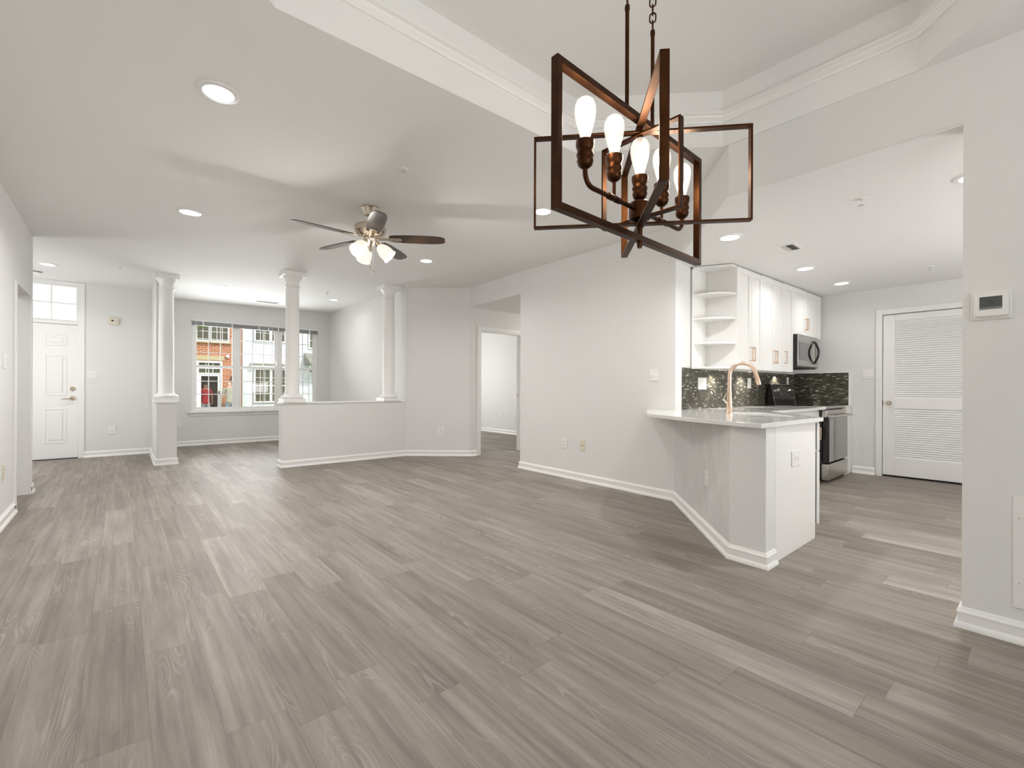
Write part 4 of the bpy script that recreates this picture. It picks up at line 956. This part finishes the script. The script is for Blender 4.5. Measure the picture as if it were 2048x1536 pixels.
# ------------------------------------------------------------------ outdoors: lawn, two town houses, tree, two people
def brick_mat():
    m, t, b = new_mat('red_brick'); n = N(t); x, y, z = n.xyz()
    br = t.nodes.new('ShaderNodeTexBrick'); t.links.new(n.comb(x, z, 0.0), br.inputs['Vector'])
    br.inputs['Color1'].default_value = (0.42, 0.13, 0.055, 1); br.inputs['Color2'].default_value = (0.55, 0.20, 0.085, 1); br.inputs['Mortar'].default_value = (0.70, 0.50, 0.36, 1)
    br.inputs['Scale'].default_value = 1.0; br.inputs['Brick Width'].default_value = 0.22; br.inputs['Row Height'].default_value = 0.078; br.inputs['Mortar Size'].default_value = 0.009
    t.links.new(br.outputs['Color'], b.inputs['Base Color']); b.inputs['Roughness'].default_value = 0.85
    return m
M['brick'] = brick_mat()
M['siding'] = pbr('white_siding', (0.83, 0.85, 0.87), 0.6)
M['outtrim'] = pbr('outdoor_trim', (0.86, 0.86, 0.84), 0.5)
M['lintel'] = pbr('tan_stone', (0.60, 0.50, 0.30), 0.8, noise=0.08)
M['darkpane'] = pbr('house_window_glass', (0.11, 0.10, 0.062), 0.12, noise=0.25, nscale=1.4)
M['shingle'] = pbr('roof_shingle', (0.30, 0.29, 0.24), 0.85, noise=0.2, nscale=30)
M['lawn'] = pbr('lawn_grass', (0.21, 0.25, 0.14), 0.9, noise=0.35, nscale=6)
M['brown'] = pbr('dark_hall', (0.10, 0.07, 0.035), 0.8, noise=0.2, nscale=3)
GZ = -0.36; FYY = 23.0
o = MB().box(-14, 11.0, GZ - 0.1, 30, 40, GZ).build('lawn', M['lawn'], smooth=0); tag(o, 'lawn between the bay window and the houses across', 'lawn', kind='structure')
bh = thing('brick_townhouse', 'red brick townhouse with glass storm door across the street', 'house', (0, FYY, GZ))
mb = MB(); wall_run(mb, (-6, 0), (4.05, 0), 0, 7.5, 0.2, [(8.42, 9.25, 0.0, 2.55)]); mb.build('brick_wall', M['brick'], bh, smooth=0)
MB().box(4.05, -0.04, 0, 4.20, 0.2, 7.5).build('corner_board', pbr('pale_green_board', (0.72, 0.84, 0.78), 0.6), bh)
MB().box(1.2, 0.9, 0, 4.0, 3.0, 2.9).build('entry_hall', M['brown'], bh)
def house_window(parent, x0, x1, z0, z1, cols, rows, t=0.06):
    mb = MB(); mb.rframe(x0 - t, z0 - t, x1 + t, z1 + t, t, -0.05, 0.0)
    for i in range(1, cols): x = x0 + (x1 - x0) * i / cols; mb.box(x - 0.009, -0.03, z0, x + 0.009, -0.012, z1)
    for i in range(1, rows):
        z = z0 + (z1 - z0) * i / rows; q = 0.022 if (rows > 3 and i == rows // 2) else 0.009; mb.box(x0, -0.029, z - q, x1, -0.013, z + q)
    f = mb.build('window', M['outtrim'], parent, smooth=0)
    MB().box(x0, -0.012, z0, x1, -0.004, z1).build('window_pane', M['darkpane'], f, smooth=0)
zz = lambda a: a - GZ
house_window(bh, 2.19, 2.80, zz(3.12), zz(4.6), 3, 4); house_window(bh, 2.90, 3.49, zz(3.12), zz(4.6), 3, 4)
MB().box(2.0, -0.12, zz(3.01), 3.63, 0, zz(3.055)).build('window_sill', M['lintel'], bh)
MB().box(2.30, -0.03, zz(2.28), 3.37, 0.0, zz(2.475)).build('door_lintel', M['lintel'], bh)
mb = MB(); mb.box(2.38, -0.04, 0, 2.46, 0.1, zz(2.25)); mb.box(3.21, -0.04, 0, 3.30, 0.1, zz(2.25)); mb.box(2.46, -0.04, zz(2.17), 3.21, 0.1, zz(2.25)); mb.box(2.46, -0.02, zz(1.69), 3.21, 0.1, zz(1.745))
mb.build('entry_frame', M['outtrim'], bh)
tr = MB()
for i in (1, 2): tr.box(2.46 + i * 0.25 - 0.012, 0.01, zz(1.745), 2.46 + i * 0.25 + 0.012, 0.04, zz(2.17))
tr.box(2.46, 0.012, zz(1.92), 3.21, 0.038, zz(2.02)); trf = tr.build('transom', M['outtrim'], bh)
MB().box(2.46, 0.045, zz(1.745), 3.21, 0.05, zz(2.17)).build('transom_pane', M['darkpane'], trf)
mb = MB(); mb.box(2.46, 0.0, 0.02, 2.545, 0.035, zz(1.685)); mb.box(3.135, 0.0, 0.02, 3.21, 0.035, zz(1.685)); mb.box(2.545, 0.0, zz(1.61), 3.135, 0.035, zz(1.685)); mb.box(2.545, 0.0, 0.02, 3.135, 0.035, 0.16)
sdoor = mb.build('storm_door', M['outtrim'], bh)
MB().box(2.545, 0.014, 0.16, 3.135, 0.02, zz(1.61)).build('door_glass', M['glass'], sdoor, smooth=0)
MB().box(3.165, -0.05, zz(0.83), 3.185, 0.0, zz(0.98)).build('handle', M['black'], sdoor)
MB().box(3.425, -0.09, zz(2.41), 3.545, 0.0, zz(2.53)).build('vent_box', M['outtrim'], bh, bevel=0.01)
lt = MB(); lt.lathe([(0.05, 0.0), (0.04, 0.02), (0.055, 0.04), (0.085, 0.20), (0.09, 0.21), (0.04, 0.26), (0.01, 0.29)], (3.67, -0.13, zz(1.36)), 6); lt.box(3.66, -0.13, zz(1.50), 3.68, 0.0, zz(1.52)); lt.build('wall_lantern', M['black'], bh, smooth=0)

wh = thing('white_townhouse', 'white clapboard townhouse beside the brick one across the street', 'house', (0, FYY, GZ))
def siding_wall(x0, x1, zt, y, zr=None):
    mb = MB(); k = 0; z = 0.0; e = 0.105
    while z < zt:
        v = [mb.bm.verts.new(p) for p in ((x0, y - 0.018, z), (x1, y - 0.018, z), (x1, y, z + e), (x0, y, z + e), (x0, y + 0.15, z), (x1, y + 0.15, z), (x1, y + 0.15, z + e), (x0, y + 0.15, z + e))]
        for f in ((0, 1, 2, 3), (0, 4, 5, 1), (5, 4, 7, 6), (0, 3, 7, 4), (1, 5, 6, 2)): mb.bm.faces.new([v[i] for i in f])
        z += e
    return mb
siding_wall(4.2, 12.5, 7.5, 0.05).build('siding_wall', M['siding'], wh, smooth=0)
house_window(wh, 4.56, 5.11, zz(3.26), zz(4.6), 3, 4); house_window(wh, 5.22, 5.74, zz(3.26), zz(4.6), 3, 4)
house_window(wh, 4.56, 5.13, zz(0.52), zz(1.93), 3, 4); house_window(wh, 5.24, 5.77, zz(0.52), zz(1.93), 3, 4)
house_window(wh, 6.87, 7.36, zz(3.06), zz(4.4), 2, 4)
mb = MB(); mb.prism([(4.30, -0.20), (6.3, -0.20), (6.3, 0.05), (4.38, 0.05)], zz(2.14), zz(2.21)); mb.build('window_hood', M['shingle'], wh)
mb = MB(); mb.box(4.36, -0.16, zz(2.02), 6.25, 0.05, zz(2.14)); mb.build('hood_fascia', M['outtrim'], wh)
mb = MB()
a = [mb.bm.verts.new(p) for p in ((6.62, -0.9, zz(2.30)), (7.9, -0.9, zz(2.30)), (7.9, 0.05, zz(2.80)), (6.62, 0.05, zz(2.80)), (6.62, -0.9, zz(2.22)), (7.9, -0.9, zz(2.22)), (7.9, 0.05, zz(2.22)), (6.62, 0.05, zz(2.22)))]
for f in ((0, 1, 2, 3), (4, 7, 6, 5), (0, 4, 5, 1), (1, 5, 6, 2), (0, 3, 7, 4)): mb.bm.faces.new([a[i] for i in f])
mb.build('porch_roof', M['shingle'], wh, smooth=0)
mb = MB(); mb.tube([(6.7, 0.0, zz(1.55)), (6.7, -0.25, zz(1.80)), (6.7, -0.55, zz(2.0)), (6.7, -0.75, zz(2.2))], 0.05, 8); mb.build('porch_bracket', M['outtrim'], wh)
mb = MB(); mb.box(6.86, -0.03, 0, 6.95, 0.03, zz(1.98)); mb.box(7.55, -0.03, 0, 7.64, 0.03, zz(1.98)); mb.box(6.86, -0.03, zz(1.90), 7.64, 0.03, zz(1.98)); mb.build('entry_frame', M['outtrim'], wh)
MB().box(6.95, 0.0, 0, 7.55, 0.03, zz(1.90)).build('entry_door', pbr('pale_door', (0.55, 0.66, 0.62), 0.5), wh)
def leafball(mb, c, r, n):
    for i in range(n):
        v = Vector((random.gauss(0, 1), random.gauss(0, 1), random.gauss(0, 0.8))).normalized() * r * random.random() ** 0.4 + Vector(c)
        a = Vector((random.gauss(0, 1), random.gauss(0, 1), random.gauss(0, 1))).normalized(); b = a.orthogonal().normalized(); s = 0.035 + 0.03 * random.random()
        q = [mb.bm.verts.new(v + a * s), mb.bm.verts.new(v + b * s * 0.5), mb.bm.verts.new(v - a * s), mb.bm.verts.new(v - b * s * 0.5)]
        mb.bm.faces.new(q)
tree = thing('tree', 'small leafy tree in front of the brick house at the window edge', 'tree', (1.25, 20.6, GZ))
mb = MB(); leafball(mb, (0.80, 0, 4.12), 0.58, 1000); leafball(mb, (-0.4, 0.1, 4.7), 0.9, 1200); leafball(mb, (0.1, 0, 5.3), 0.8, 800)
mb.build('foliage', pbr('tree_leaves', (0.13, 0.21, 0.04), 0.8, noise=0.5, nscale=5), tree, smooth=0)
MB().tube([(-0.5, 0, 0), (-0.46, 0, 1.6), (-0.4, 0.0, 3.2), (-0.2, 0, 4.6)], [0.12, 0.10, 0.08, 0.03], 10).build('trunk', pbr('bark', (0.12, 0.09, 0.06), 0.9), tree)
sh = thing('shrub', 'small green shrub at the foot of the white house wall', 'shrub', (4.72, 22.55, GZ))
mb = MB(); leafball(mb, (0, 0, 0.36), 0.22, 420); mb.build('foliage', M['lawn'], sh, smooth=0)
MB().tube([(0, 0, 0), (0, 0, 0.3)], 0.015, 8).build('stem', M['brown'], sh)

def skin(name, nodes, edges, mat, parent, sub=2, root=0):
    me = bpy.data.meshes.new(name); me.from_pydata([n[0] for n in nodes], edges, []); o = bpy.data.objects.new(name + '_tmp', me); C.objects.link(o)
    sm = o.modifiers.new('s', 'SKIN'); sm.use_smooth_shade = True
    for i, n in enumerate(nodes):
        sv = me.skin_vertices[0].data[i]; r = n[1]; sv.radius = (r, r) if not isinstance(r, tuple) else r; sv.use_root = (i == root)
    ss = o.modifiers.new('u', 'SUBSURF'); ss.levels = sub; ss.render_levels = sub
    bpy.context.view_layer.update()
    m2 = bpy.data.meshes.new_from_object(o.evaluated_get(bpy.context.evaluated_depsgraph_get())); bpy.data.objects.remove(o)
    m2.materials.clear(); m2.materials.append(mat)
    q = bpy.data.objects.new(name, m2); C.objects.link(q); q.parent = parent
    return q
SK = pbr('skin', (0.62, 0.38, 0.27), 0.55); HAIR1 = pbr('hair_brown', (0.10, 0.07, 0.045), 0.7); HAIR2 = pbr('hair_pale', (0.62, 0.48, 0.38), 0.7)
def person(label, loc, rz, lean, shirt, pants, hair, short, scale=1.0, bald=False, armfwd=0.0):
    """standing figure facing local -Y; lean bends the torso forward at the hips"""
    p = thing('person', label, 'person', loc, rz); p.scale = (scale,) * 3
    hip = Vector((0, 0, 0.93)); Rm = Matrix.Rotation(lean, 3, 'X')
    def T(x, y, z): return tuple(hip + Rm @ Vector((x, y, z - 0.93)))
    B = []; E = []
    def nd(pt, r): B.append((pt, r)); return len(B) - 1
    pel = nd((0, 0, 0.93), (0.15, 0.11)); wa = nd(T(0, 0, 1.10), (0.135, 0.10)); chs = nd(T(0, 0.0, 1.30), (0.165, 0.115)); shd = nd(T(0, 0.01, 1.43), (0.12, 0.085)); nk = nd(T(0, 0.0, 1.53), 0.062); hd = nd(T(0, -0.02, 1.635), (0.098, 0.115)); tp = nd(T(0, -0.015, 1.745), (0.085, 0.10))
    E += [(pel, wa), (wa, chs), (chs, shd), (shd, nk), (nk, hd), (hd, tp)]
    arms = []
    for s in (-1, 1):
        sh_ = nd(T(s * 0.19, 0.01, 1.41), 0.058); el = nd(tuple(Vector(T(s * 0.235, 0.02 - armfwd * 0.12, 1.14))), 0.042); wr = nd(tuple(Vector(T(s * 0.25, -0.05 - armfwd * 0.3, 0.90))), 0.029); pm = nd(tuple(Vector(T(s * 0.25, -0.07 - armfwd * 0.36, 0.82))), (0.036, 0.02))
        E += [(shd, sh_), (sh_, el), (el, wr), (wr, pm)]; arms.append((sh_, el))
        for k in range(4):
            x = s * 0.25 + (k - 1.5) * 0.018; f1 = nd(T(x, -0.08 - armfwd * 0.4, 0.775 - 0.004 * (k in (1, 2))), 0.0085); f2 = nd(T(x, -0.095 - armfwd * 0.42, 0.745 - 0.008 * (k in (1, 2))), 0.007); E += [(pm, f1), (f1, f2)]
        t1 = nd(T(s * 0.25 - s * 0.01, -0.105 - armfwd * 0.36, 0.83), 0.010); t2 = nd(T(s * 0.25 - s * 0.01, -0.125 - armfwd * 0.38, 0.80), 0.008); E += [(pm, t1), (t1, t2)]
        th_ = nd((s * 0.095, 0.0, 0.82), 0.088); kn = nd((s * 0.105, -0.012, 0.49), 0.056); cf = nd((s * 0.107, 0.012, 0.33), 0.052); an_ = nd((s * 0.11, 0.015, 0.09), 0.034); ft = nd((s * 0.115, -0.05, 0.045), (0.042, 0.03)); to = nd((s * 0.12, -0.15, 0.03), (0.040, 0.022))
        E += [(pel, th_), (th_, kn), (kn, cf), (cf, an_), (an_, ft), (ft, to)]
    skin('body', B, E, SK, p, 2, pel)
    sb = [((0, 0.0, 0.78), (0.205, 0.165)), ((0, 0, 0.90), (0.185, 0.145)), (T(0, 0, 1.10), (0.152, 0.118)), (T(0, 0, 1.30), (0.182, 0.132)), (T(0, 0.01, 1.43), (0.135, 0.10))]; se = [(0, 1), (1, 2), (2, 3), (3, 4)]
    for s in (-1, 1):
        i = len(sb); sb += [(T(s * 0.19, 0.01, 1.405), 0.074), (T(s * 0.222, 0.015 - armfwd * 0.06, 1.22), 0.066)]; se += [(4, i), (i, i + 1)]
    skin('shirt', sb, se, shirt, p, 2, 0)
    pb = [(T(0, 0, 1.0), (0.14, 0.105)), ((0, 0, 0.92), (0.166, 0.124))]; pe = [(0, 1)]
    for s in (-1, 1):
        i = len(pb); pb += [((s * 0.096, 0, 0.80), 0.104)]; pe.append((1, i))
        if short: pb.append(((s * 0.105, -0.008, 0.56), 0.092)); pe.append((i, i + 1))
        else: pb += [((s * 0.105, -0.012, 0.49), 0.075), ((s * 0.109, 0.012, 0.12), 0.065)]; pe += [(i, i + 1), (i + 1, i + 2)]
    skin('shorts' if short else 'jeans', pb, pe, pants, p, 2, 0)
    if not bald: skin('hair', [(T(0, 0.03, 1.62), (0.095, 0.10)), (T(0, 0.012, 1.74), (0.105, 0.115)), (T(0, 0.0, 1.80), (0.07, 0.08))], [(0, 1), (1, 2)], hair, p, 2, 0)
    else: skin('hair', [(T(-0.075, 0.02, 1.62), 0.026), (T(0, 0.085, 1.61), 0.032), (T(0.075, 0.02, 1.62), 0.026)], [(0, 1), (1, 2)], hair, p, 2, 1)
    MB().lathe([(0.016, 0), (0.011, 0.018), (0.003, 0.026)], T(0, -0.10, 1.63), 10, tuple(Rm @ Vector((0, -1, -0.25)))).build('nose', SK, p)
    mb = MB()
    for s in (-1, 1): mb.lathe([(0.012, 0), (0.010, 0.004), (0.001, 0.005)], T(s * 0.03, -0.106, 1.645), 10, tuple(Rm @ Vector((0, -1, 0))), cap=False)
    mb.build('eyes', M['dark'], p)
    mb = MB(); mb.lathe([(0.022, 0), (0.001, 0.004)], T(0, -0.104, 1.575), 12, tuple(Rm @ Vector((0, -1, 0))), cap=False); mb.build('mouth', pbr('lips', (0.45, 0.2, 0.17), 0.5), p)
    mb = MB()
    for s in (-1, 1): mb.lathe([(0.004, 0.0), (0.02, 0.006), (0.016, 0.014), (0.001, 0.010)], T(s * 0.08, 0.005, 1.63), 10, tuple(Rm @ Vector((s, 0, 0))), cap=False)
    mb.build('ears', SK, p)
    return p
person('person in red shirt and pale shorts standing in the storm doorway across', (2.77, 23.55, GZ), PI, 0.0, pbr('red_shirt', (0.62, 0.045, 0.05), 0.8), pbr('pale_shorts', (0.55, 0.58, 0.62), 0.8), HAIR1, True, 0.97)
person('person in olive-grey shirt and jeans bending forward before the brick wall', (3.47, 22.2, GZ), PI, -0.0 + 0.35, pbr('olive_shirt', (0.40, 0.385, 0.30), 0.8), pbr('blue_jeans', (0.24, 0.32, 0.40), 0.8), HAIR2, False, 1.02, True, 0.8)
